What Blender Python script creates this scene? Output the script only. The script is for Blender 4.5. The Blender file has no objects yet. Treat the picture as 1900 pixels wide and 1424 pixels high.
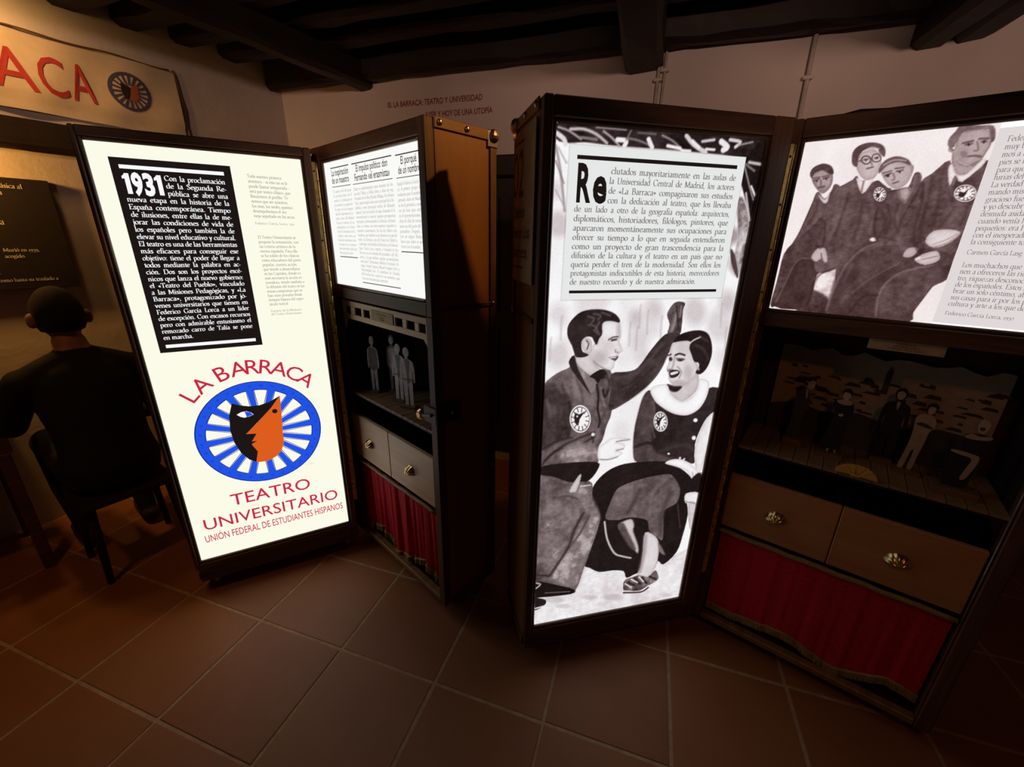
import bpy, bmesh, math, random
import numpy as np
from mathutils import Matrix, Vector
random.seed(7); np.random.seed(7)
R = math.radians
SC = bpy.context.scene
COL = SC.collection

# ------------------------------------------------------------------ camera, world, lights, exposure
CAM_H = 1.505
cam_d = bpy.data.cameras.new('camera'); cam = bpy.data.objects.new('camera', cam_d); COL.objects.link(cam)
cam_d.sensor_fit = 'HORIZONTAL'; cam_d.sensor_width = 36.0; cam_d.lens = 36.0 * 769.9 / 1900.0
cam_d.clip_start = 0.02; cam_d.clip_end = 60
_p, _r = R(19.11), R(1.03)
_f = Vector((0, math.cos(_p), -math.sin(_p))); _x = Vector((1, 0, 0)); _u = Vector((0, math.sin(_p), math.cos(_p)))
_X = math.cos(_r) * _x + math.sin(_r) * _u; _U = -math.sin(_r) * _x + math.cos(_r) * _u
cam.matrix_world = Matrix(((_X.x, _U.x, -_f.x, 0), (_X.y, _U.y, -_f.y, 0), (_X.z, _U.z, -_f.z, CAM_H), (0, 0, 0, 1)))
SC.camera = cam
w = bpy.data.worlds.new('dim_interior'); SC.world = w; w.use_nodes = True
w.node_tree.nodes['Background'].inputs[0].default_value = (0.05, 0.03, 0.02, 1)
w.node_tree.nodes['Background'].inputs[1].default_value = 0.05
SC.view_settings.view_transform = 'Standard'; SC.view_settings.look = 'None'
SC.view_settings.exposure = 0.0; SC.view_settings.gamma = 1.0; SC.view_settings.use_curve_mapping = False

def lamp(name, loc, target, power, color, cone=70, blend=.6, radius=.03):
    l = bpy.data.lights.new(name, 'SPOT'); o = bpy.data.objects.new(name, l); COL.objects.link(o)
    l.energy = power; l.color = color; l.spot_size = R(cone); l.spot_blend = blend; l.shadow_soft_size = radius
    o.location = loc; d = Vector(target) - Vector(loc); o.rotation_euler = d.to_track_quat('-Z', 'Y').to_euler()
    return o
GLOW = 1.05            # radiance of the white backlit panels
lamp('trunk_spotlight', (.912, 1.501, 2.44), (-.18, 1.39, 1.65), 42.0, (1, .46, .11), 34, .6, .018)
lamp('banner_spotlight', (-2.16, 1.93, 2.47), (-2.36, 2.16, 2.00), 11.0, (1, .50, .15), 165, .9, .05)
lamp('added_floor_fill', (-1.75, .75, 2.35), (-2.05, 1.35, .0), 9.0, (1, .42, .12), 75, .9, .05)  # unseen fill lamp, added to redden and lift the floor at the left
for _i, (_lx, _tx, _ty, _pw) in enumerate(((-1.3, -1.85, 2.92, 55), (-.5, -.5, 2.97, 60), (.4, .75, 2.56, 72), (1.2, 1.95, 2.17, 80))):
    lamp('added_wall_fill', (_lx, -.75, 2.30), (_tx, _ty, 2.46), _pw, (1, .60, .45), 42, 1.0, .06)  # unseen fill lamps behind the camera, added to brighten the back wall
lamp('board_spotlight', (-2.42, 1.70, 1.84), (-2.36, 2.12, 1.50), 20.0, (1, .45, .09), 165, .9, .05)
lamp('cabinet_spotlight', (.35, -.35, 2.30), (1.15, 1.05, .5), 5.5, (1, .38, .10), 60, .9, .05)

# ------------------------------------------------------------------ mesh helpers
class MB:
    def __init__(s): s.v = []; s.f = []
    def add(s, vs, fs):
        n = len(s.v); s.v.extend([tuple(p) for p in vs]); s.f.extend([tuple(i + n for i in f) for f in fs]); return s
    def box(s, x0, x1, y0, y1, z0, z1, c=0.0):
        if c <= 0:
            return s.add([(x0,y0,z0),(x1,y0,z0),(x1,y1,z0),(x0,y1,z0),(x0,y0,z1),(x1,y0,z1),(x1,y1,z1),(x0,y1,z1)],
                  [(0,3,2,1),(4,5,6,7),(0,1,5,4),(1,2,6,5),(2,3,7,6),(3,0,4,7)])
        bm = bmesh.new(); bmesh.ops.create_cube(bm, size=1)
        for v in bm.verts: v.co = Vector(((x0+x1)/2 + v.co.x*(x1-x0), (y0+y1)/2 + v.co.y*(y1-y0), (z0+z1)/2 + v.co.z*(z1-z0)))
        bmesh.ops.bevel(bm, geom=list(bm.edges), offset=c, segments=1, affect='EDGES', profile=.5)
        bm.verts.index_update(); s.add([v.co for v in bm.verts], [[v.index for v in f.verts] for f in bm.faces]); bm.free(); return s
    def tube(s, pts, r, n=10, cap=True):
        pts = [Vector(p) for p in pts]; rs = r if isinstance(r, (list, tuple)) else [r]*len(pts); rings = []
        prev = None
        for i, p in enumerate(pts):
            t = (pts[min(i+1, len(pts)-1)] - pts[max(i-1, 0)]).normalized()
            a = prev if prev is not None else (Vector((0,0,1)) if abs(t.z) < .9 else Vector((1,0,0)))
            b = t.cross(a).normalized(); a = b.cross(t).normalized(); prev = a
            rings.append([p + (a*math.cos(k*2*math.pi/n) + b*math.sin(k*2*math.pi/n))*rs[i] for k in range(n)])
        vs = [q for g in rings for q in g]; fs = []
        for i in range(len(rings)-1):
            for k in range(n): fs.append((i*n+k, i*n+(k+1)%n, (i+1)*n+(k+1)%n, (i+1)*n+k))
        if cap: fs.append(tuple(range(n))[::-1]); fs.append(tuple((len(rings)-1)*n+k for k in range(n)))
        return s.add(vs, fs)
    def ball(s, c, r, n=12, m=8):
        rx, ry, rz = r if isinstance(r, (list, tuple)) else (r, r, r)
        vs = [(c[0], c[1], c[2]+rz)]
        for i in range(1, m):
            a = math.pi*i/m
            for k in range(n):
                b = 2*math.pi*k/n; vs.append((c[0]+rx*math.sin(a)*math.cos(b), c[1]+ry*math.sin(a)*math.sin(b), c[2]+rz*math.cos(a)))
        vs.append((c[0], c[1], c[2]-rz)); fs = []
        for k in range(n): fs.append((0, 1+k, 1+(k+1)%n)); fs.append((len(vs)-1, 1+(m-2)*n+(k+1)%n, 1+(m-2)*n+k))
        for i in range(m-2):
            for k in range(n): fs.append((1+i*n+k, 1+(i+1)*n+k, 1+(i+1)*n+(k+1)%n, 1+i*n+(k+1)%n))
        return s.add(vs, fs)
    def prism(s, poly, y0, y1):
        """outline in (x, z), given thickness y0..y1"""
        a = sum(poly[i][0]*poly[(i+1)%len(poly)][1]-poly[(i+1)%len(poly)][0]*poly[i][1] for i in range(len(poly)))
        if a < 0: poly = poly[::-1]
        n = len(poly); vs = [(x, y0, z) for x, z in poly] + [(x, y1, z) for x, z in poly]
        fs = [tuple(range(n)), tuple(range(2*n-1, n-1, -1))] + [((i+1)%n, i, n+i, n+(i+1)%n) for i in range(n)]
        return s.add(vs, fs)
    def flat(s, poly, y):
        a = sum(poly[i][0]*poly[(i+1)%len(poly)][1]-poly[(i+1)%len(poly)][0]*poly[i][1] for i in range(len(poly)))
        if a < 0: poly = poly[::-1]
        return s.add([(x, y, z) for x, z in poly], [tuple(range(len(poly)))])
    def ring(s, c, r0, r1, y, n=64):
        vs = []
        for k in range(n):
            a = 2*math.pi*k/n; vs += [(c[0]+r0*math.cos(a), y, c[1]+r0*math.sin(a)), (c[0]+r1*math.cos(a), y, c[1]+r1*math.sin(a))]
        return s.add(vs, [(2*k, 2*k+1, (2*k+3)%(2*n), (2*k+2)%(2*n)) for k in range(n)])
    def lathe(s, prof, c, axis='y', n=16):
        """prof: (radius, along)"""
        vs = []; fs = []
        for r, h in prof:
            for k in range(n):
                a = 2*math.pi*k/n; p, q = r*math.cos(a), r*math.sin(a)
                vs.append({'y': (c[0]+p, c[1]+h, c[2]+q), 'z': (c[0]+p, c[1]+q, c[2]+h), 'x': (c[0]+h, c[1]+p, c[2]+q)}[axis])
        for i in range(len(prof)-1):
            for k in range(n): fs.append((i*n+k, i*n+(k+1)%n, (i+1)*n+(k+1)%n, (i+1)*n+k))
        fs.append(tuple(range(n))); fs.append(tuple((len(prof)-1)*n+k for k in range(n)))
        return s.add(vs, fs)
    def mesh(s, name, mat, smooth=False):
        me = bpy.data.meshes.new(name); me.from_pydata(s.v, [], s.f)
        if mat: me.materials.append(mat)
        bm = bmesh.new(); bm.from_mesh(me)
        if not getattr(s, 'raw', False): bmesh.ops.recalc_face_normals(bm, faces=bm.faces)
        bm.to_mesh(me); bm.free()
        if smooth: me.shade_smooth()
        me.update(); return me
    def build(s, name, mat, parent=None, M=None, smooth=False):
        return link(name, s.mesh(name, mat, smooth), parent, M)

def link(name, me, parent=None, M=None):
    o = bpy.data.objects.new(name, me); COL.objects.link(o)
    if parent: o.parent = parent
    if M is not None: o.matrix_local = M
    return o
def empty(name, M):
    o = bpy.data.objects.new(name, None); COL.objects.link(o); o.empty_display_size = .1; o.matrix_world = M; return o
def tag(o, label=None, cat=None, group=None, kind=None):
    if label: o['label'] = label
    if cat: o['category'] = cat
    if group: o['group'] = group
    if kind: o['kind'] = kind
    return o
def T(x, y, z): return Matrix.Translation((x, y, z))
def smooth_closed(pts, sub=4, closed=True):
    n = len(pts); out = []
    rng = range(n) if closed else range(n-1)
    for i in rng:
        g = (lambda k: pts[k % n]) if closed else (lambda k: pts[max(0, min(n-1, k))])
        p0, p1, p2, p3 = g(i-1), g(i), g(i+1), g(i+2)
        for j in range(sub):
            t = j/sub
            out.append(tuple(.5*((2*p1[a]) + (-p0[a]+p2[a])*t + (2*p0[a]-5*p1[a]+4*p2[a]-p3[a])*t*t + (-p0[a]+3*p1[a]-3*p2[a]+p3[a])*t**3) for a in (0, 1)))
    if not closed: out.append(tuple(pts[-1]))
    return out

# ------------------------------------------------------------------ materials
def new_mat(name):
    m = bpy.data.materials.new(name); m.use_nodes = True
    nt = m.node_tree; return m, nt, nt.nodes['Principled BSDF']
def ramp(nt, fac, c0, c1, p0=.3, p1=.7):
    r = nt.nodes.new('ShaderNodeValToRGB'); e = r.color_ramp.elements
    e[0].position, e[1].position = p0, p1; e[0].color, e[1].color = (*c0, 1), (*c1, 1)
    nt.links.new(fac, r.inputs[0]); return r.outputs[0]
def coords(nt, scale, kind='Object'):
    tc = nt.nodes.new('ShaderNodeTexCoord'); mp = nt.nodes.new('ShaderNodeMapping'); mp.inputs['Scale'].default_value = scale
    nt.links.new(tc.outputs[kind], mp.inputs[0]); return mp.outputs[0]
def noise(nt, vec, scale=5, detail=4, rough=.6, dist=0):
    n = nt.nodes.new('ShaderNodeTexNoise'); n.inputs['Scale'].default_value = scale; n.inputs['Detail'].default_value = detail
    n.inputs['Roughness'].default_value = rough; n.inputs['Distortion'].default_value = dist; nt.links.new(vec, n.inputs['Vector']); return n.outputs[0]
def bump(nt, b, h, s=.2, d=.01):
    n = nt.nodes.new('ShaderNodeBump'); n.inputs['Strength'].default_value = s; n.inputs['Distance'].default_value = d
    nt.links.new(h, n.inputs['Height']); nt.links.new(n.outputs[0], b.inputs['Normal'])
def wood(name, c0, c1, rough=.45, along='z', sc=1.0, coat=0.0):
    m, nt, b = new_mat(name)
    s = {'z': (28, 28, 1.6), 'x': (1.6, 28, 28), 'y': (28, 1.6, 28)}[along]
    v = coords(nt, tuple(k*sc for k in s)); n = noise(nt, v, 1.2, 6, .65, .6)
    nt.links.new(ramp(nt, n, c0, c1, .32, .68), b.inputs['Base Color']); b.inputs['Roughness'].default_value = rough
    b.inputs['Coat Weight'].default_value = coat; bump(nt, b, n, .15, .002); return m
def plain(name, col, rough=.6, metal=0.0, nz=.12, sc=30):
    m, nt, b = new_mat(name); n = noise(nt, coords(nt, (sc, sc, sc)), 1, 4)
    c0 = tuple(max(0, k*(1-nz)) for k in col); c1 = tuple(min(1, k*(1+nz)) for k in col)
    nt.links.new(ramp(nt, n, c0, c1), b.inputs['Base Color']); b.inputs['Roughness'].default_value = rough; b.inputs['Metallic'].default_value = metal
    return m
def backlit(name, col, s, sample=False):
    m = bpy.data.materials.new(name); m.use_nodes = True; nt = m.node_tree; nt.nodes.clear()
    e = nt.nodes.new('ShaderNodeEmission'); o = nt.nodes.new('ShaderNodeOutputMaterial')
    e.inputs[0].default_value = (*col, 1); e.inputs[1].default_value = s; nt.links.new(e.outputs[0], o.inputs[0])
    if not sample: m.cycles.emission_sampling = 'NONE'
    return m
def film(name):
    m = bpy.data.materials.new(name); m.use_nodes = True; nt = m.node_tree; nt.nodes.clear()
    a = nt.nodes.new('ShaderNodeAttribute'); a.attribute_name = 'tone'
    t = nt.nodes.new('ShaderNodeBsdfTransparent'); o = nt.nodes.new('ShaderNodeOutputMaterial')
    nt.links.new(a.outputs['Color'], t.inputs[0]); nt.links.new(t.outputs[0], o.inputs[0]); return m
def tint_film(name, col):
    m = bpy.data.materials.new(name); m.use_nodes = True; nt = m.node_tree; nt.nodes.clear()
    t = nt.nodes.new('ShaderNodeBsdfTransparent'); o = nt.nodes.new('ShaderNodeOutputMaterial')
    t.inputs[0].default_value = (*col, 1); nt.links.new(t.outputs[0], o.inputs[0]); return m

M = {}
M['dark_wood'] = wood('dark_stained_wood', (.05, .022, .010), (.18, .078, .032), .55)
M['dark_wood_x'] = wood('dark_stained_wood_rail', (.05, .022, .010), (.18, .078, .032), .55, 'x')
M['bead'] = wood('moulding_bead_wood', (.05, .024, .012), (.17, .085, .04), .3, 'z', 1, .3)
M['bead_x'] = wood('moulding_bead_rail_wood', (.05, .024, .012), (.17, .085, .04), .3, 'x', 1, .3)
M['ply'] = wood('plywood_side', (.22, .082, .022), (.33, .135, .04), .5, 'z', .35)
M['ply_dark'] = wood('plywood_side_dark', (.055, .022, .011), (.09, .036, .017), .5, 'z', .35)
M['edge'] = wood('edge_strip_wood', (.20, .09, .03), (.36, .18, .06), .4, 'y')
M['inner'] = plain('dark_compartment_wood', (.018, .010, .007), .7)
M['drawer'] = wood('drawer_front_wood', (.66, .42, .22), (.82, .58, .36), .42, 'x', .6)
M['drawer_warm_lit'] = wood('warm_lit_drawer_wood', (.46, .20, .075), (.60, .29, .115), .42, 'x', .6)  # trunk two's drawers: same wood, with dim warm light put into the colour
M['pale_wood'] = wood('pale_wood', (.68, .48, .26), (.88, .68, .42), .5, 'x')
M['plank'] = wood('stage_plank_wood', (.20, .12, .055), (.34, .22, .11), .55, 'y')
M['brass'] = plain('aged_brass', (.78, .50, .16), .42, .65, .35, 60)
M['shellbrass'] = plain('polished_brass', (.80, .60, .27), .25, 1.0, .1)
M['steel'] = plain('dull_steel', (.55, .50, .45), .3, 1.0, .2)
M['iron'] = plain('dark_iron', (.06, .045, .035), .45, .8)
M['rubber'] = plain('grey_caster_tyre', (.45, .40, .34), .6)
M['leather'] = plain('dark_leather', (.03, .016, .01), .5)
M['velvet'] = plain('crimson_velvet', (.62, .006, .028), .85, 0, .2, 80)
M['velvet'].node_tree.nodes['Principled BSDF'].inputs['Sheen Weight'].default_value = .15
M['velvet'].node_tree.nodes['Principled BSDF'].inputs['Sheen Tint'].default_value = (.8, .1, .12, 1)
M['fringe'] = plain('old_gold_fringe', (.34, .24, .075), .6, 0, .3, 200)
M['screw'] = plain('dark_screw', (.03, .02, .012), .5, .6)
M['ink'] = plain('black_print', (.012, .010, .010), .5, 0, .05)
M['lit_cream'] = backlit('backlit_cream_panel', (.99, .985, .83), GLOW*.93, True)
M['lit_white'] = backlit('backlit_white_panel', (.97, .985, 1.0), GLOW*1.0, True)
M['lit_r1'] = backlit('backlit_reading_panel', (.985, .985, .96), GLOW*.92, True)
M['lit_pink'] = backlit('backlit_rosy_panel', (1.0, .965, .96), GLOW*1.02, True)
M['lit_letters'] = backlit('backlit_white_lettering', (.95, .95, .98), 1.0)
M['lit_grey'] = backlit('backlit_grey_lettering', (.20, .20, .16), 1.0)
M['lit_grey2'] = backlit('backlit_brown_grey_lettering', (.16, .13, .13), 1.0)
M['lit_grey3'] = backlit('backlit_pale_grey_lettering', (.25, .21, .21), 1.0)
M['lit_dark'] = backlit('backlit_dark_print', (.012, .008, .007), 1.0)
M['lit_head'] = backlit('backlit_heading_print', (.05, .035, .035), 1.0)
M['lit_red'] = backlit('backlit_red_print', (.60, .018, .055), 1.0)
M['lit_blue'] = backlit('backlit_blue_print', (.015, .085, .78), 1.0)
M['lit_blue_dark'] = backlit('backlit_blue_outline', (.006, .022, .28), 1.0)
M['lit_orange'] = backlit('backlit_orange_print', (.72, .11, .012), 1.0)
M['film'] = film('photographic_transparency')
M['card_film'] = tint_film('pale_card_transparency', (.77, .78, .755))
M['card_film_pink'] = tint_film('rosy_card_transparency', (.70, .665, .67))
def plaster():
    m, nt, b = new_mat('whitewashed_plaster'); v = coords(nt, (1, 1, 1))
    n = noise(nt, v, 1.3, 5, .55); n2 = noise(nt, v, 14, 4, .6)
    nt.links.new(ramp(nt, n, (.56, .50, .46), (.66, .60, .56)), b.inputs['Base Color']); b.inputs['Roughness'].default_value = .9
    bump(nt, b, n2, .25, .012); return m
M['plaster'] = plaster()
def terracotta():
    m, nt, b = new_mat('terracotta_tile'); v = coords(nt, (1, 1, 1))
    n = noise(nt, v, 6, 5, .6); info = nt.nodes.new('ShaderNodeObjectInfo')
    mx = nt.nodes.new('ShaderNodeMix'); mx.data_type = 'RGBA'
    mx.inputs['A'].default_value = (.31, .112, .036, 1); mx.inputs['B'].default_value = (.40, .165, .060, 1)
    ad = nt.nodes.new('ShaderNodeMath'); ad.operation = 'MULTIPLY_ADD'; ad.inputs[1].default_value = .5; nt.links.new(info.outputs['Random'], ad.inputs[0]); nt.links.new(n, ad.inputs[2])
    sb = nt.nodes.new('ShaderNodeMath'); sb.operation = 'SUBTRACT'; sb.inputs[1].default_value = .25; nt.links.new(ad.outputs[0], sb.inputs[0])
    nt.links.new(sb.outputs[0], mx.inputs['Factor']); nt.links.new(mx.outputs['Result'], b.inputs['Base Color'])
    b.inputs['Roughness'].default_value = .55; bump(nt, b, noise(nt, v, 25, 4), .12, .004); return m
M['tile'] = terracotta()
M['grout'] = plain('pale_grout', (.50, .33, .20), .9, 0, .2)
M['beam'] = wood('old_black_beam', (.006, .003, .002), (.020, .010, .006), .6, 'x', .5)
M['plankc'] = wood('old_ceiling_board', (.007, .0035, .002), (.022, .011, .007), .7, 'x', .4)
M['cloth'] = plain('unbleached_banner_cloth', (.62, .52, .40), .9, 0, .06)
M['red_paint'] = plain('faded_red_paint', (.42, .035, .03), .8)
M['wine_vinyl'] = plain('wine_red_vinyl', (.22, .010, .022), .6)
M['blue_paint'] = plain('faded_blue_paint', (.07, .06, .14), .8)
M['orange_paint'] = plain('faded_orange_paint', (.35, .09, .05), .8)
M['black_board'] = plain('black_lacquered_board', (.022, .018, .017), .5)
M['white_print'] = plain('white_print', (.72, .72, .70), .7)
M['cord'] = plain('brown_cord', (.12, .065, .025), .8)
M['pipe'] = plain('painted_conduit', (.58, .52, .48), .6)
M['door'] = wood('dark_door_wood', (.006, .003, .002), (.014, .007, .005), .6)
M['paper'] = plain('aged_paper_plate', (.50, .37, .20), .7)
M['paper_ink'] = plain('faded_brown_ink', (.11, .06, .03), .8)
M['skin'] = plain('skin', (.36, .17, .10), .6, 0, .05)
M['hair'] = plain('black_hair', (.010, .008, .008), .9)
M['jacket'] = plain('black_jacket', (.012, .012, .013), .85)
M['trouser'] = plain('dark_trousers', (.016, .014, .016), .85)
M['shoe'] = plain('olive_brown_shoe', (.05, .04, .022), .7)
M['stool'] = plain('blackened_stool_wood', (.02, .012, .008), .7)
M['table'] = wood('reddish_table_wood', (.10, .042, .02), (.20, .085, .04), .5, 'x')
M['ghost'] = plain('grey_photo_print', (.80, .80, .84), .6, 0, .25, 60)
M['ghost_dark'] = plain('dark_grey_photo_print', (.28, .28, .30), .6, 0, .2, 60)
M['fig_dark'] = plain('black_photo_print', (.02, .017, .016), .6)
M['fig_brown'] = plain('brown_grey_photo_print', (.075, .058, .045), .6)
M['fig_pale'] = plain('pale_sepia_photo_print', (.50, .38, .27), .6, 0, .12, 60)
M['fig_skin'] = plain('sepia_skin_print', (.58, .45, .34), .6)
M['fig_hair'] = plain('dark_hair_print', (.02, .015, .012), .6)
M['base_wood'] = wood('figure_base_wood', (.15, .075, .035), (.27, .14, .065), .5, 'x')
M['fan'] = plain('gilt_fan', (.85, .52, .12), .4, .3)
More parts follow.
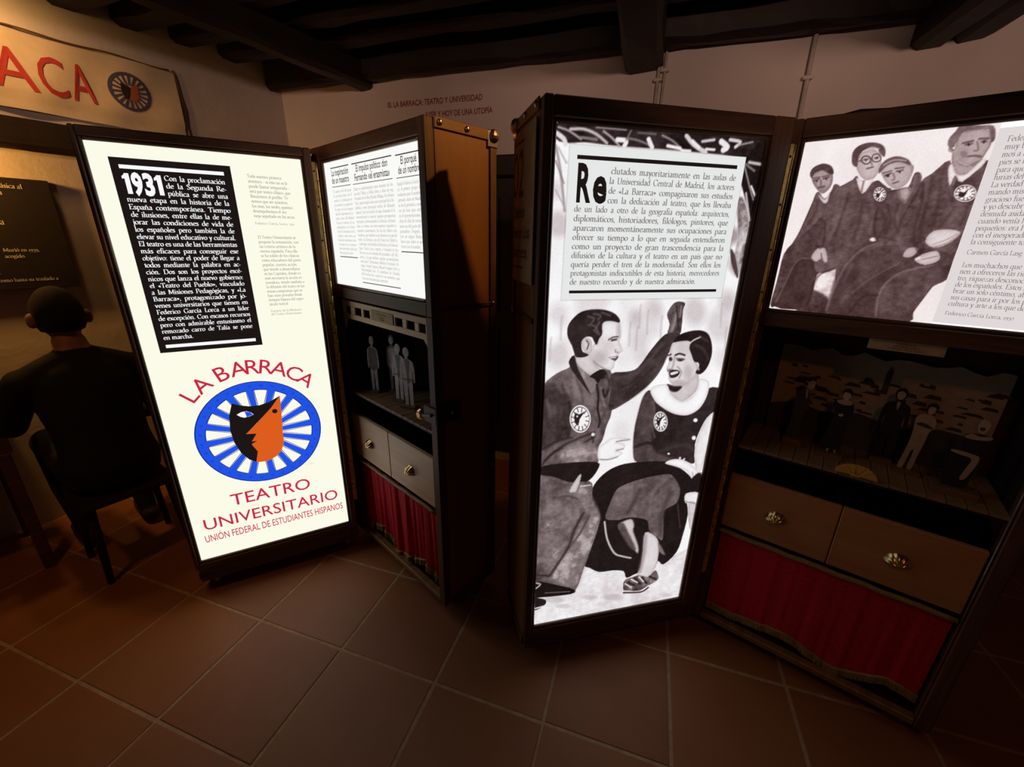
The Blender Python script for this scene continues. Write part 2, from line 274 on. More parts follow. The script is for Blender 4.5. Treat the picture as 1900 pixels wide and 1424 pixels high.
PHOTO_COUPLE=[
('B',0.82,16,0.75,[135,1161,186,1159,141,1100]),
('B',0.7999999999999999,16,0.75,[31,1134,60,1133,33,1099]),
('B',0.72,16,0.75,[327,1143,354,1142,332,1112]),
('B',0.82,16,0.75,[304,1084,355,1081,313,1024]),
('B',0.7,16,0.75,[268,1125,285,1125,270,1104]),
('B',0.7999999999999999,16,0.75,[298,1034,339,1032,305,984]),
('B',0.76,16,0.75,[38,1024,71,1022,40,981]),
('B',0.88,16,0.75,[246,1012,278,1010,251,973]),
('B',0.78,16,0.75,[561,1093,606,1092,572,1043]),
('B',0.84,16,0.75,[596,983,627,981,604,947]),
('B',0.97,16,0.75,[196,1143,218,1143,199,1118]),
('B',0.97,16,0.75,[349,1032,377,1030,354,998]),
('B',0.97,16,0.75,[14,1085,38,1084,15,1054]),
('B',0.72,16,0.75,[465,1138,503,1137,474,1095]),
('B',0.9,16,0.75,[288,822,332,818,295,766]),
('B',0.84,16,0.75,[268,752,298,749,273,714]),
('B',0.97,16,0.75,[377,907,407,905,383,871]),
('B',0.7,16,0.75,[575,1164,604,1163,582,1131]),
('B',0.97,16,0.75,[177,1077,190,1077,179,1061]),
('S',0.62,4.4,4,0.6,[283,1160,282,1137,286,1092]),
('S',0.62,4.5,4,0.6,[280,1097,280,1072,283,1027]),
('S',0.62,4.5,4,0.6,[309,1144,309,1120,313,1075]),
('S',0.62,4.6,4,0.6,[357,1126,357,1102,361,1056]),
('S',0.62,4.9,4,0.6,[556,1160,558,1135,565,1089]),
('S',0.62,5.0,4,0.6,[588,1084,590,1058,598,1009]),
('S',0.62,4.1,4,0.6,[14,1073,12,1050,12,1005]),
('S',0.62,4.1,4,0.6,[43,1133,41,1111,42,1068]),
('S',0.62,4.4,4,0.6,[256,1110,256,1086,259,1040]),
('B',0.72,10,0.8,[19,1373,47,1373,20,1343]),
('B',0.6,10,0.8,[526,1332,549,1332,531,1309]),
('B',0.55,10,0.8,[587,1274,618,1274,594,1244]),
('B',0.5,10,0.8,[550,1355,573,1356,555,1333]),
('B',0.6,10,0.8,[610,1398,646,1398,619,1364]),
('B',0.8,10,0.8,[5,1454,23,1454,6,1435]),
('P',0.1,0.1,2,1,[-4,1604,188,1604,386,1603,635,1602,645,1548,622,1526,560,1545,502,1557,394,1560,292,1561,193,1561,127,1562,75,1564,35,1560,1,1567]),
('S',0.6,5.3,2,1,[6,1592,33,1586,66,1570]),
('S',0.85,11.5,2,1,[2,1579,21,1568,26,1557]),
('S',0.7,7.1,2,1,[37,1590,73,1592,106,1583,135,1566]),
('S',0.5,6.4,2,1,[65,1574,107,1572]),
('S',0.62,5.6,2,1,[124,1591,148,1578,169,1562]),
('S',0.92,11.3,2,1,[163,1575,187,1574,183,1562]),
('S',0.55,3.8,2,1,[184,1598,141,1598,104,1598]),
('S',0.5,4.8,2,1,[191,1580,220,1577,256,1568]),
('S',0.9,11.7,2,1,[249,1581,261,1564]),
('S',0.55,4.9,2,1,[287,1592,318,1582,347,1564]),
('S',0.92,8.0,2,1,[305,1570,342,1566]),
('S',0.8,11.1,2,1,[356,1596,381,1577,420,1561]),
('S',0.9,8.2,2,1,[376,1585,397,1572]),
('S',0.75,7.2,2,1,[405,1586,440,1592]),
('S',0.9,14.8,2,1,[462,1589,483,1578,472,1570]),
('S',0.8,8.5,2,1,[488,1595,521,1592,508,1579]),
('S',0.9,6.3,2,1,[419,1569,445,1569]),
('S',0.95,6.1,2,1,[347,1562,373,1562]),
('S',0.4,4.3,2,1,[218,1594,267,1594]),
('S',0.6,4.3,2,1,[517,1584,559,1594]),
('S',0.45,3.8,2,1,[198,1597,187,1576]),
('P',0.05,0.03,2,1,[549,1555,591,1600,635,1602,642,1548,633,1488,627,1379,603,1379,585,1425,550,1485,541,1511]),
('S',0.7,7.8,2,1,[560,1545,601,1542]),
('S',0.92,5.7,2,1,[581,1486,601,1460]),
('S',0.6,4.4,2,1,[545,1540,575,1486,596,1452]),
('S',0.75,5.7,2,1,[568,1468,597,1397]),
('S',0.5,5.6,2,1,[582,1525,550,1540]),
('P',0.55,0.35,4,1,[545,1446,567,1451,600,1379,615,1332,598,1279,570,1294,567,1356]),
('P',0.25,0.1,2,1,[550,1318,568,1303,594,1244,588,1239,562,1279]),
('S',0.6,7.1,2,1,[1,1552,16,1500,33,1406]),
('S',0.5,3.6,2,1,[3,1519,27,1470]),
('S',0.7,4.5,2,1,[8,1549,31,1516]),
('S',0.62,3.2,2,1,[6,1454,30,1418]),
('P',0.86,0.1,6,1,[-13,247,192,258,344,192,496,197,650,224,703,-48,585,-101,-3,-28]),
('B',0.66,6,0.5,[74,102,112,92,75,87]),
('B',0.66,6,0.5,[213,83,244,76,214,72]),
('B',0.66,6,0.5,[112,63,141,56,112,52]),
('B',0.66,6,0.5,[537,23,565,16,539,12]),
('B',0.66,6,0.5,[309,61,351,51,311,45]),
('P',0.3,0.18,1.2,1,[372,1129,378,1149,391,1165,409,1169,427,1163,424,1148,425,1124,427,1103,424,1068,384,1070,385,1101]),
('S',0.62,10.3,5,0.8,[396,1084,401,1108,402,1128]),
('S',0.12,3.7,2,1,[399,1157,408,1124,419,1083]),
('S',0.55,4.6,3,1,[416,1156,417,1124]),
('P',0.8,0.06,1.2,1,[91,1013,135,1025,160,983,175,970,168,955,148,950,127,962,100,983]),
('P',0.88,0.04,1.2,1,[165,1105,178,1116,218,1112,224,1091,230,1069,225,1057,237,1033,240,1023,229,1018,226,1005,219,997,218,980,211,968,189,968,165,981,143,1001,134,1023,140,1035,145,1051,156,1050,163,1070]),
('B',0.66,12,0.8,[167,1008,193,1007,169,987]),
('B',0.72,12,0.5,[190,1040,212,1039,192,1015]),
('B',0.62,8,0.5,[220,1087,228,1087,222,1063]),
('P',0.11,0.06,1.2,1,[61,1083,62,1106,76,1127,100,1145,136,1151,174,1148,203,1137,219,1121,219,1111,195,1116,174,1115,166,1105,169,1080,161,1066,154,1047,144,1059,137,1070,120,1072,108,1060,107,1044,113,1028,132,1018,115,1011,93,1013,86,1025,78,1046,66,1067]),
('S',0.42,3.8,3,0.8,[121,1131,139,1124,132,1111]),
('S',0.42,3.8,3,0.8,[137,1138,159,1133,152,1122]),
('S',0.42,3.8,3,0.8,[123,1107,145,1102,155,1086]),
('S',0.42,3.8,3,0.8,[162,1141,189,1132]),
('S',0.42,3.8,3,0.8,[142,1091,160,1078]),
('S',0.42,3.8,3,0.8,[157,1114,146,1095]),
('P',0.8,0.03,1.2,1,[106,1053,110,1066,122,1071,136,1062,141,1043,137,1024,126,1023,114,1032]),
('S',0.35,4.3,2,1,[121,1062,129,1051,125,1035]),
('S',0.3,4.4,2,1,[191,1061,204,1068,220,1069]),
('S',0.22,6.2,2,1,[201,1059,215,1061]),
('S',0.5,3.6,2,1,[225,1021,216,1024,217,1030]),
('P',0.35,0.05,1.2,1,[197,1007,211,1009,228,1009,222,997,215,996]),
('S',0.95,2.7,1,1,[202,1006,219,1006]),
('S',0.45,3.6,4,0.8,[193,969,169,981,150,997]),
('P',0.34,0.16,1.2,1,[-2,934,37,967,74,983,75,1004,88,1019,99,987,127,964,148,950,171,970,193,969,213,952,225,835,212,782,203,735,191,707,194,652,125,646,73,658,-2,648,-4,735,-2,893]),
('P',0.19,0.1,1.2,1,[210,955,262,959,297,970,328,1016,359,1056,384,1074,427,1069,409,1037,391,999,382,969,363,935,330,901,274,860,225,835,212,852,214,902]),
('S',0.32,12.0,8,0.7,[228,940,286,949,327,990,367,1035]),
('S',0.1,6.6,5,0.7,[270,893,312,930,353,971]),
('S',0.42,2.8,2,0.7,[225,840,278,862,335,903,378,965,395,1003]),
('P',0.2,0.12,6,1,[-7,911,22,934,56,923,81,886,90,841,85,786,89,757,54,742,-1,720]),
('P',0.45,0.12,7,1,[91,988,114,970,147,942,163,906,164,852,151,844,126,864,103,884,86,929]),
('P',0.1,0.04,1.2,1,[71,1000,85,1018,96,988,115,953,149,891,127,917,97,954,81,976]),
('P',0.5,0.08,1.2,1,[99,985,127,962,148,950,166,927,153,898,130,930]),
('P',0.08,0.03,1.2,1,[141,951,171,970,189,965,200,942,178,940,170,927,155,943]),
('S',0.08,6.3,2,1,[166,923,175,882,176,842,187,804,184,780]),
('S',0.62,3.2,3,0.7,[181,913,189,877,201,849]),
('S',0.1,8.1,3,1,[189,960,207,920,197,881,188,904]),
('S',0.12,5.6,2,1,[214,852,229,847]),
('S',0.1,6.3,4,0.85,[1,720,54,747,99,752]),
('S',0.1,6.4,4,0.85,[12,680,69,726,127,749,172,763]),
('S',0.1,6.4,4,0.85,[4,667,38,706,69,717]),
('S',0.1,6.2,4,0.85,[81,873,92,813,85,758]),
('S',0.1,6.6,4,0.85,[138,728,173,748]),
('S',0.1,6.6,4,0.85,[165,759,171,729]),
('P',0.52,0.14,6,1,[69,712,119,730,176,714,193,687,191,657,144,653,106,653,58,679]),
('P',0.94,0.02,1.2,1,[191,705,213,724,236,739,270,735,299,730,303,724,279,721,255,721,282,711,282,694,256,690,280,681,266,667,230,659,195,663]),
('S',0.5,3.5,2,1,[252,722,276,725,298,725]),
('S',0.5,3.5,2,1,[256,690,280,693]),
('S',0.5,3.5,2,1,[200,664,230,659,263,666]),
('B',0.9,2,1.0,[168,756,174,755,168,750]),
('B',0.4,4,1.0,[164,668,174,667,165,657]),
('P',0.77,0.05,1.2,1,[406,909,431,905,461,905,492,926,507,948,521,914,516,878,471,846,421,876]),
('P',0.83,0.04,1.2,1,[407,1046,430,1049,462,1051,469,1025,479,1003,499,980,511,952,502,925,484,912,461,900,431,904,411,922,404,946,396,960,400,977,400,999,399,1025]),
('B',0.66,10,0.7,[476,945,491,944,480,922]),
('B',0.7,10,0.5,[439,1027,458,1026,442,1009]),
('B',0.6,8,0.6,[450,911,475,909,451,901]),
('P',0.08,0.03,3,1,[406,909,432,901,462,898,445,881,419,888]),
('P',0.08,0.05,1.2,1,[406,1045,422,1066,453,1077,491,1080,522,1070,541,1043,551,1007,548,972,537,948,520,936,503,943,512,961,507,975,491,980,478,1003,466,1025,465,1046,430,1048]),
('S',0.85,4.4,2,1,[466,1040,478,1050,499,1058]),
('S',0.3,4.9,5,0.6,[486,1033,518,1018,540,986]),
('S',0.3,3.9,4,0.6,[495,1062,528,1044]),
('S',0.7,6.0,3,1,[503,968,513,952]),
('S',0.08,5.3,2,1,[421,1004,435,1008,454,1002]),
('S',0.12,4.3,2,1,[395,1004,405,1007]),
('B',0.1,3,1.0,[441,988,452,988,442,983]),
('B',0.12,3,1.0,[406,992,412,991,407,986]),
('S',0.35,3.9,2,1,[426,993,455,989]),
('S',0.45,4.4,3,0.7,[419,1002,419,976,414,960,403,959]),
('S',0.3,4.4,2,1,[403,954,420,956]),
('P',0.12,0.03,1.2,1,[408,951,432,956,446,947,438,933,416,930]),
('P',0.97,0,1,1,[413,947,435,951,440,945,418,939]),
('S',0.4,3.4,3,0.8,[435,966,451,947,447,929]),
('P',0.12,0.06,1.2,1,[350,893,370,857,410,825,453,804,501,797,538,816,558,848,563,886,609,876,601,795,577,780,559,737,549,681,560,608,511,625,458,624,405,625,337,638,319,672,312,748,318,819,329,874]),
('P',0.26,0.12,5,1,[349,889,372,847,376,790,379,716,398,673,454,645,511,625,405,625,337,638,319,672,312,748,318,819,329,874]),
('S',0.45,4.0,4,0.7,[364,853,375,823,377,761,390,724]),
('S',0.06,8.2,6,1,[324,697,363,707,399,698]),
('S',0.28,10.6,8,0.5,[419,670,500,687,541,666]),
('P',0.95,0.02,1.2,1,[350,899,403,910,426,875,466,848,500,855,519,887,523,920,556,911,564,883,558,846,539,813,501,795,454,802,410,825,370,857]),
('S',0.75,4.1,3,0.7,[448,864,471,846,504,860]),
('P',0.9,0.06,1.2,1,[606,795,579,782,560,731,553,681,554,638,576,571,592,574,601,638,612,716]),
('B',0.95,2,1.0,[534,774,542,774,536,767]),
('B',0.95,2,1.0,[540,708,548,707,541,700]),
('B',0.9,2,1.0,[452,657,457,656,453,653]),
('B',0.9,2,1.0,[499,635,503,634,499,630]),
('B',0.9,2,1.0,[516,629,520,629,516,625]),
('S',0.15,5.2,6,0.6,[23,908,47,862,46,809]),
('S',0.15,5.2,6,0.6,[56,931,68,878,63,816]),
('S',0.15,5.2,6,0.6,[4,849,20,793,53,761]),
('S',0.15,5.7,6,0.6,[203,830,192,794,201,755]),
('S',0.15,5.5,6,0.6,[202,920,203,876,211,839]),
('S',0.15,5.2,6,0.6,[97,954,119,900,127,855]),
('S',0.52,5.1,7,0.55,[34,942,57,905]),
('S',0.52,5.2,7,0.55,[11,883,23,829]),
('S',0.52,5.3,7,0.55,[91,929,98,885]),
('S',0.52,5.5,7,0.55,[137,845,169,796]),
('S',0.52,5.4,7,0.55,[195,947,206,911]),
('S',0.52,5.6,7,0.55,[57,699,111,717,168,700]),
('S',0.08,4.7,5,0.6,[240,908,276,919,310,948]),
('S',0.08,4.7,5,0.6,[263,875,306,903]),
('S',0.08,4.7,5,0.6,[306,974,338,1011]),
('S',0.08,4.7,5,0.6,[349,997,372,1030]),
('B',0.2,1,1.0,[121,813,158,809,125,764]),
('B',0.92,1,1.0,[121,813,156,809,124,766]),
('B',0.3,1,1.0,[121,813,152,809,124,771]),
('B',0.93,1,1.0,[121,813,150,810,124,774]),
('S',0.15,2.8,1,1,[140,806,151,802]),
('S',0.15,2.8,1,1,[136,794,145,784]),
('S',0.15,2.8,1,1,[129,788,133,774]),
('S',0.15,2.8,1,1,[119,788,118,774]),
('S',0.15,2.8,1,1,[110,795,103,785]),
('S',0.15,2.7,1,1,[103,806,93,803]),
('S',0.15,2.7,1,1,[102,819,91,823]),
('S',0.15,2.7,1,1,[105,830,97,840]),
('S',0.15,2.7,1,1,[113,837,108,850]),
('S',0.15,2.7,1,1,[123,837,124,850]),
('S',0.15,2.8,1,1,[132,830,138,840]),
('S',0.15,2.8,1,1,[138,819,148,822]),
('P',0.1,0,1,0,[102,837,116,829,134,838,119,813,116,790,104,801,100,819]),
('B',0.9,1,1.0,[110,823,113,822,110,820]),
('B',0.2,1,1.0,[403,780,432,777,409,741]),
('B',0.92,1,1.0,[403,780,429,777,409,744]),
('B',0.3,1,1.0,[403,780,426,778,408,748]),
('B',0.93,1,1.0,[403,780,424,778,408,750]),
('S',0.15,3.1,1,1,[417,775,425,772]),
('S',0.15,3.1,1,1,[416,766,423,758]),
('S',0.15,3.1,1,1,[410,761,415,750]),
('S',0.15,3.1,1,1,[403,761,403,750]),
('S',0.15,3.1,1,1,[396,766,392,758]),
('S',0.15,3.1,1,1,[391,775,384,772]),
('S',0.15,3.1,1,1,[389,785,381,788]),
('S',0.15,3.0,1,1,[390,794,384,802]),
('S',0.15,3.0,1,1,[396,799,392,809]),
('S',0.15,3.1,1,1,[403,799,403,809]),
('S',0.15,3.1,1,1,[410,794,414,801]),
('S',0.15,3.1,1,1,[415,785,422,788]),
('P',0.1,0,1,0,[388,799,398,793,411,800,402,780,401,763,392,770,387,785]),
('B',0.9,1,1.0,[394,788,397,788,395,786]),
('P',0.06,0.03,1.2,1,[182,537,188,569,217,605,258,629,318,638,440,629,504,597,562,546,586,486,553,475,572,397,567,303,553,228,505,179,479,200,463,160,399,159,356,145,340,179,295,192,240,196,201,222,180,239,195,298,216,386,218,449,187,509]),
('P',0.37,0.14,1.2,1,[243,427,252,481,269,533,295,553,356,569,448,578,486,563,521,508,517,452,472,427,477,367,484,296,459,312,421,350,410,391,371,410,329,418,294,414]),
('S',0.18,13.4,8,0.8,[326,438,349,490,362,526]),
('S',0.22,17.1,8,0.7,[470,321,465,415,485,495]),
('S',0.5,8.8,7,0.6,[413,417,412,506,452,549]),
('S',0.3,3.9,3,0.7,[522,445,549,341]),
('P',0.75,0.05,3,1,[294,391,341,411,358,381,358,354,386,288,388,252,356,294,326,340]),
('P',0.3,0.1,5,1,[294,391,313,398,336,358,377,276,358,280,321,334]),
('S',0.74,7.1,2,1,[241,414,258,339,292,272,325,251,362,236]),
('P',0.82,0.04,2,1,[406,342,452,317,473,272,477,200,468,166,448,130,399,146,408,186,408,257]),
('S',0.55,14.2,7,0.8,[410,325,414,241,408,164]),
('P',0.45,0.1,3,1,[466,287,490,255,505,223,479,243]),
('P',0.4,0.32,1.2,1,[346,112,351,136,382,144,413,146,448,130,473,158,493,124,488,103,454,88,424,68,358,78]),
('S',0.9,6.1,2,1,[351,82,417,67,454,86]),
('S',0.12,6.7,2,1,[352,75,425,62,455,78]),
('S',0.1,8.0,3,1,[365,122,394,101]),
('S',0.1,8.1,3,1,[389,139,419,103]),
('S',0.1,8.2,3,1,[422,132,445,101]),
('S',0.1,8.2,3,1,[454,132,483,111]),
('S',0.9,4.7,2,1,[376,134,405,113]),
('S',0.9,4.7,2,1,[408,139,431,111]),
('S',0.9,4.7,2,1,[353,118,382,93]),
('P',0.4,0.2,1.2,1,[-11,623,51,618,94,594,142,593,181,576,187,515,220,446,216,386,195,298,178,220,155,130,124,144,-6,204,-15,452]),
('P',0.56,0.18,8,1,[112,562,155,568,187,515,219,446,213,387,181,247,151,141,57,204,97,304,145,411,163,464]),
('S',0.14,9.1,5,1,[158,462,130,395,112,327,53,219]),
('S',0.15,5.8,5,0.8,[182,449,148,373,112,321]),
('S',0.2,5.4,4,0.8,[50,536,98,538,131,524]),
('S',0.1,4.6,2,1,[-7,233,50,216]),
('P',0.07,0.03,1.2,1,[-7,658,74,664,190,655,196,626,169,589,137,588,94,593,46,617,-6,633]),
('P',0.8,0.05,1.2,1,[102,558,130,612,140,609,129,560,119,550]),
('S',0.8,4.4,2,1,[139,570,176,570]),
('P',0.04,0.02,1.2,1,[-7,201,70,174,149,133,135,115,20,125,-4,134]),
('S',0.85,5.2,3,1,[-5,197,18,185,0,168]),
('S',0.5,3.0,2,1,[37,142,131,128]),
('P',0.08,0.04,1.2,1,[-8,125,20,121,43,105,35,82,-6,70]),
('S',0.9,6.0,2,1,[-7,76,40,82]),
('P',0.95,0.02,1.2,1,[444,621,467,633,510,628,553,601,582,570,598,534,578,528,557,551,536,579,488,603]),
('S',0.6,3.5,2,1,[571,538,559,573]),
('S',0.6,3.5,2,1,[586,533,574,565]),
('P',0.06,0.02,3,1,[557,541,595,566,612,482,554,491]),
('P',0.92,0.05,1.2,1,[550,450,548,487,602,482,603,428,569,442]),
('P',0.8,0.06,1.2,1,[566,443,602,432,609,330,589,334]),
('S',0.5,3.3,2,1,[551,453,595,438])]
PHOTO_MEN=[
('P',0.22,0.12,1.2,0,[4,1153,5,1232,9,1306,28,1343,40,1404,51,1463,75,1453,102,1484,135,1505,153,1471,180,1494,210,1470,242,1475,265,1487,304,1527,336,1481,363,1523,372,1504,373,1419,368,1326,368,1286,347,1238,327,1171,326,1146,165,1145,102,1151]),
('P',0.62,0.35,3,1,[84,1257,135,1284,150,1218,147,1153,96,1158]),
('B',0.95,14,0.8,[117,1235,137,1236,123,1211]),
('P',0.2,0.15,4,1,[70,1196,102,1209,140,1188,150,1143,72,1145]),
('P',0.24,0.12,1.2,1,[7,1306,28,1343,55,1374,82,1401,99,1405,102,1335,89,1308,43,1290,27,1259,15,1160,1,1158,5,1232]),
('P',0.33,0.12,1.2,1,[21,1333,34,1371,48,1427,50,1465,58,1473,74,1455,85,1474,89,1491,103,1484,109,1465,103,1430,90,1401,75,1408,67,1392,55,1375,28,1342]),
('P',0.85,0.05,1.2,1,[58,1467,75,1453,82,1474,81,1492,83,1448,72,1446]),
('P',0.6,0.06,1.2,1,[32,1514,39,1525,58,1528,78,1518,83,1496,79,1479,67,1468,51,1480,37,1499]),
('P',0.25,0.14,1.2,1,[27,1519,31,1535,51,1544,72,1536,81,1518,73,1516,55,1527,38,1522,34,1509]),
('S',0.25,2.8,2,1,[40,1502,51,1506]),
('S',0.25,2.8,2,1,[61,1506,72,1509]),
('S',0.25,3.2,2,1,[54,1484,67,1486]),
('S',0.4,2.4,2,1,[56,1502,58,1490]),
('P',0.17,0.08,1.2,1,[7,1154,25,1223,42,1292,83,1299,140,1277,104,1258,99,1234,94,1158]),
('P',0.3,0.14,1.2,1,[107,1482,123,1494,134,1508,154,1467,164,1487,180,1494,196,1477,211,1472,193,1444,198,1402,215,1367,212,1343,184,1336,154,1320,138,1272,104,1258,87,1282,97,1330,82,1334,90,1390,97,1439,107,1465]),
('P',0.93,0.03,1.2,1,[133,1502,154,1464,169,1494,172,1511,160,1504,146,1497]),
('S',0.5,4.8,2,1,[150,1494,151,1469]),
('P',0.7,0.05,1.2,1,[126,1531,126,1551,132,1564,152,1569,169,1555,176,1535,176,1519,171,1503,158,1496,143,1504,133,1517]),
('P',0.27,0.1,1.2,1,[116,1538,111,1565,121,1580,141,1585,163,1580,176,1567,179,1549,168,1557,159,1569,141,1570,129,1562,126,1547,128,1530]),
('S',0.8,2.1,2,1,[132,1566,148,1573,163,1568]),
('S',0.15,2.4,1,1,[133,1545,135,1552,141,1554,148,1551,153,1544,151,1537,145,1535,138,1539,133,1545]),
('S',0.3,3.3,2,1,[139,1546,146,1546]),
('S',0.15,1.8,1,1,[154,1548,155,1555,161,1557,168,1554,173,1546,171,1540,165,1538,158,1541,154,1548]),
('S',0.3,2.4,2,1,[160,1548,166,1549]),
('S',0.3,3.2,2,1,[150,1524,161,1527]),
('S',0.45,2.8,2,1,[153,1543,158,1532]),
('S',0.35,2.8,2,1,[128,1543,134,1544]),
('P',0.72,0.06,1.2,1,[76,1300,86,1325,104,1324,116,1293,111,1287,100,1297,90,1288]),
('S',0.35,2.4,2,1,[97,1311,103,1295]),
('B',0.9,2,1.0,[204,1350,212,1350,205,1345]),
('P',0.26,0.12,1.2,1,[140,1280,158,1322,184,1336,211,1346,251,1333,274,1323,269,1288,230,1266,202,1229,186,1197,167,1148,141,1153,148,1218]),
('P',0.2,0.08,6,1,[145,1163,147,1266,165,1274,200,1269,188,1240,170,1195,164,1150]),
('P',0.31,0.14,1.2,1,[193,1423,195,1444,205,1461,224,1468,242,1475,246,1506,257,1506,263,1489,257,1454,250,1413,245,1393,249,1363,259,1341,235,1336,212,1345,197,1380]),
('S',0.15,4.0,4,0.8,[211,1435,226,1401,225,1363]),
('S',0.5,2.7,3,0.8,[249,1500,252,1474,242,1446]),
('S',0.12,3.0,4,0.7,[212,1359,253,1346]),
('P',0.68,0.05,1.2,1,[180,1515,189,1530,210,1536,234,1527,241,1522,242,1506,239,1487,229,1475,216,1473,200,1484,187,1501]),
('P',0.33,0.08,1.2,1,[177,1510,175,1527,185,1543,204,1548,226,1539,235,1525,214,1534,195,1532,184,1522]),
('S',0.7,2.2,2,1,[182,1530,200,1540,223,1536]),
('S',0.25,3.6,2,1,[191,1505,200,1509]),
('S',0.25,2.7,2,1,[211,1513,222,1515]),
('S',0.3,2.8,2,1,[211,1486,220,1489]),
('S',0.45,3.2,2,1,[205,1509,211,1496,207,1494]),
('P',0.66,0.04,1.2,1,[236,1524,240,1523,242,1509,238,1510]),
('P',0.6,0.1,3,1,[224,1468,242,1475,249,1458,244,1438]),
('P',0.3,0.15,1.2,1,[266,1458,264,1489,279,1504,303,1530,317,1474,336,1481,362,1525,372,1504,373,1419,369,1358,366,1322,337,1325,303,1332,301,1315,265,1327,248,1363,251,1409]),
('S',0.16,3.6,5,0.8,[274,1457,287,1409,295,1351]),
('S',0.18,3.6,5,0.8,[273,1363,292,1376]),
('S',0.45,2.7,4,0.7,[305,1520,320,1470,344,1431]),
('S',0.15,2.4,4,0.6,[352,1487,343,1454]),
('P',0.6,0.06,1.2,1,[303,1547,318,1527,338,1517,356,1529,361,1512,339,1494,321,1499,309,1519]),
('P',0.95,0.02,1.2,1,[305,1511,309,1521,322,1499,340,1499,358,1528,363,1519,336,1481,321,1496,317,1474]),
('S',0.5,3.6,2,1,[322,1494,322,1476]),
('P',0.63,0.06,1.2,1,[294,1560,304,1554,305,1579,324,1592,354,1586,363,1562,360,1541,354,1523,338,1517,319,1526,303,1545,295,1550]),
('P',0.4,0.14,1.2,1,[291,1562,289,1577,296,1591,304,1604,334,1599,357,1595,366,1570,362,1562,354,1584,347,1589,324,1591,309,1585,305,1568,301,1557]),
('S',0.25,3.0,2,1,[316,1565,331,1568]),
('S',0.25,3.0,2,1,[341,1571,355,1570]),
('S',0.3,2.7,2,1,[321,1561,331,1562]),
('S',0.3,2.0,2,1,[346,1565,354,1564]),
('S',0.4,2.0,2,1,[339,1565,345,1548,339,1547]),
('S',0.28,2.7,2,1,[332,1536,345,1536,353,1533]),
('B',0.45,8,0.6,[323,1541,331,1540,326,1530]),
('S',0.4,2.1,2,1,[296,1558,302,1552]),
('B',0.08,1.5,1.0,[326,1561,328,1561,327,1558]),
('B',0.08,1.5,1.0,[350,1564,352,1564,350,1561]),
('B',0.08,1.5,1.0,[196,1504,199,1504,197,1501]),
('B',0.08,1.5,1.0,[217,1511,219,1511,218,1509]),
('B',0.08,1.5,1.0,[47,1501,49,1501,48,1499]),
('B',0.08,1.5,1.0,[67,1505,69,1505,68,1503]),
('B',0.08,1.5,1.0,[143,1544,144,1544,143,1542]),
('B',0.08,1.5,1.0,[164,1547,166,1547,164,1545]),
('S',0.32,2.8,2,1,[186,1511,200,1515]),
('S',0.32,2.9,2,1,[207,1520,222,1521]),
('S',0.32,2.9,2,1,[37,1508,51,1510]),
('S',0.32,2.8,2,1,[58,1511,72,1514]),
('S',0.13,3.0,5,0.7,[281,1496,286,1441,286,1376]),
('S',0.13,3.0,5,0.7,[298,1491,307,1432,310,1384]),
('S',0.13,4.0,5,0.7,[126,1464,122,1412,119,1358]),
('S',0.13,4.0,5,0.7,[159,1445,164,1394,160,1345]),
('S',0.13,4.0,5,0.7,[199,1427,218,1393,215,1359]),
('S',0.13,3.2,5,0.7,[232,1435,233,1401,248,1367]),
('S',0.13,3.0,5,0.7,[259,1236,260,1199,260,1156]),
('S',0.13,4.0,5,0.7,[293,1265,281,1233,282,1183]),
('S',0.13,3.0,5,0.7,[190,1314,168,1276,163,1229]),
('S',0.13,4.0,5,0.7,[59,1449,61,1422,52,1390]),
('S',0.13,3.0,5,0.7,[337,1423,330,1400,323,1380]),
('S',0.13,3.0,5,0.7,[356,1483,361,1430,359,1384]),
('S',0.46,2.8,6,0.55,[276,1481,280,1425,278,1368]),
('S',0.46,2.7,6,0.55,[312,1471,330,1424,355,1400]),
('S',0.46,3.6,6,0.55,[118,1447,115,1394,106,1344]),
('S',0.46,2.7,6,0.55,[170,1462,187,1419,192,1367]),
('S',0.46,3.6,6,0.55,[216,1443,226,1459]),
('S',0.46,3.6,6,0.55,[249,1217,259,1236,287,1265]),
('S',0.46,2.7,6,0.55,[319,1271,301,1235,303,1185]),
('S',0.46,3.6,6,0.55,[173,1286,165,1238]),
('S',0.46,2.7,6,0.55,[310,1279,341,1287]),
('S',0.46,2.7,6,0.55,[188,1323,221,1337]),
('B',0.15,1,1.0,[348,1456,369,1455,354,1435]),
('B',0.93,1,1.0,[348,1456,367,1456,353,1437]),
('B',0.3,1,1.0,[348,1456,365,1456,353,1439]),
('B',0.93,1,1.0,[348,1456,364,1456,352,1441]),
('S',0.15,1.8,1,1,[360,1454,365,1452]),
('S',0.15,1.8,1,1,[358,1449,363,1445]),
('S',0.15,1.8,1,1,[354,1446,357,1441]),
('S',0.15,1.8,1,1,[349,1446,349,1441]),
('S',0.15,1.8,1,1,[343,1448,340,1445]),
('S',0.15,1.8,1,1,[338,1453,334,1452]),
('S',0.15,1.8,1,1,[336,1459,331,1460]),
('S',0.15,1.8,1,1,[338,1464,333,1468]),
('S',0.15,1.8,1,1,[342,1467,339,1472]),
('S',0.15,1.8,1,1,[347,1467,347,1472]),
('S',0.15,1.8,1,1,[353,1464,356,1468]),
('S',0.15,1.8,1,1,[358,1459,362,1461]),
('P',0.12,0,1,0,[337,1461,346,1458,351,1467,350,1454,347,1447,338,1449]),
('B',0.15,1,1.0,[190,1461,205,1460,195,1442]),
('B',0.93,1,1.0,[190,1461,203,1460,194,1444]),
('B',0.3,1,1.0,[190,1461,202,1460,194,1446]),
('B',0.93,1,1.0,[190,1461,201,1460,193,1447]),
('S',0.15,1.8,1,1,[198,1459,201,1458]),
('S',0.15,2.4,1,1,[197,1454,200,1451]),
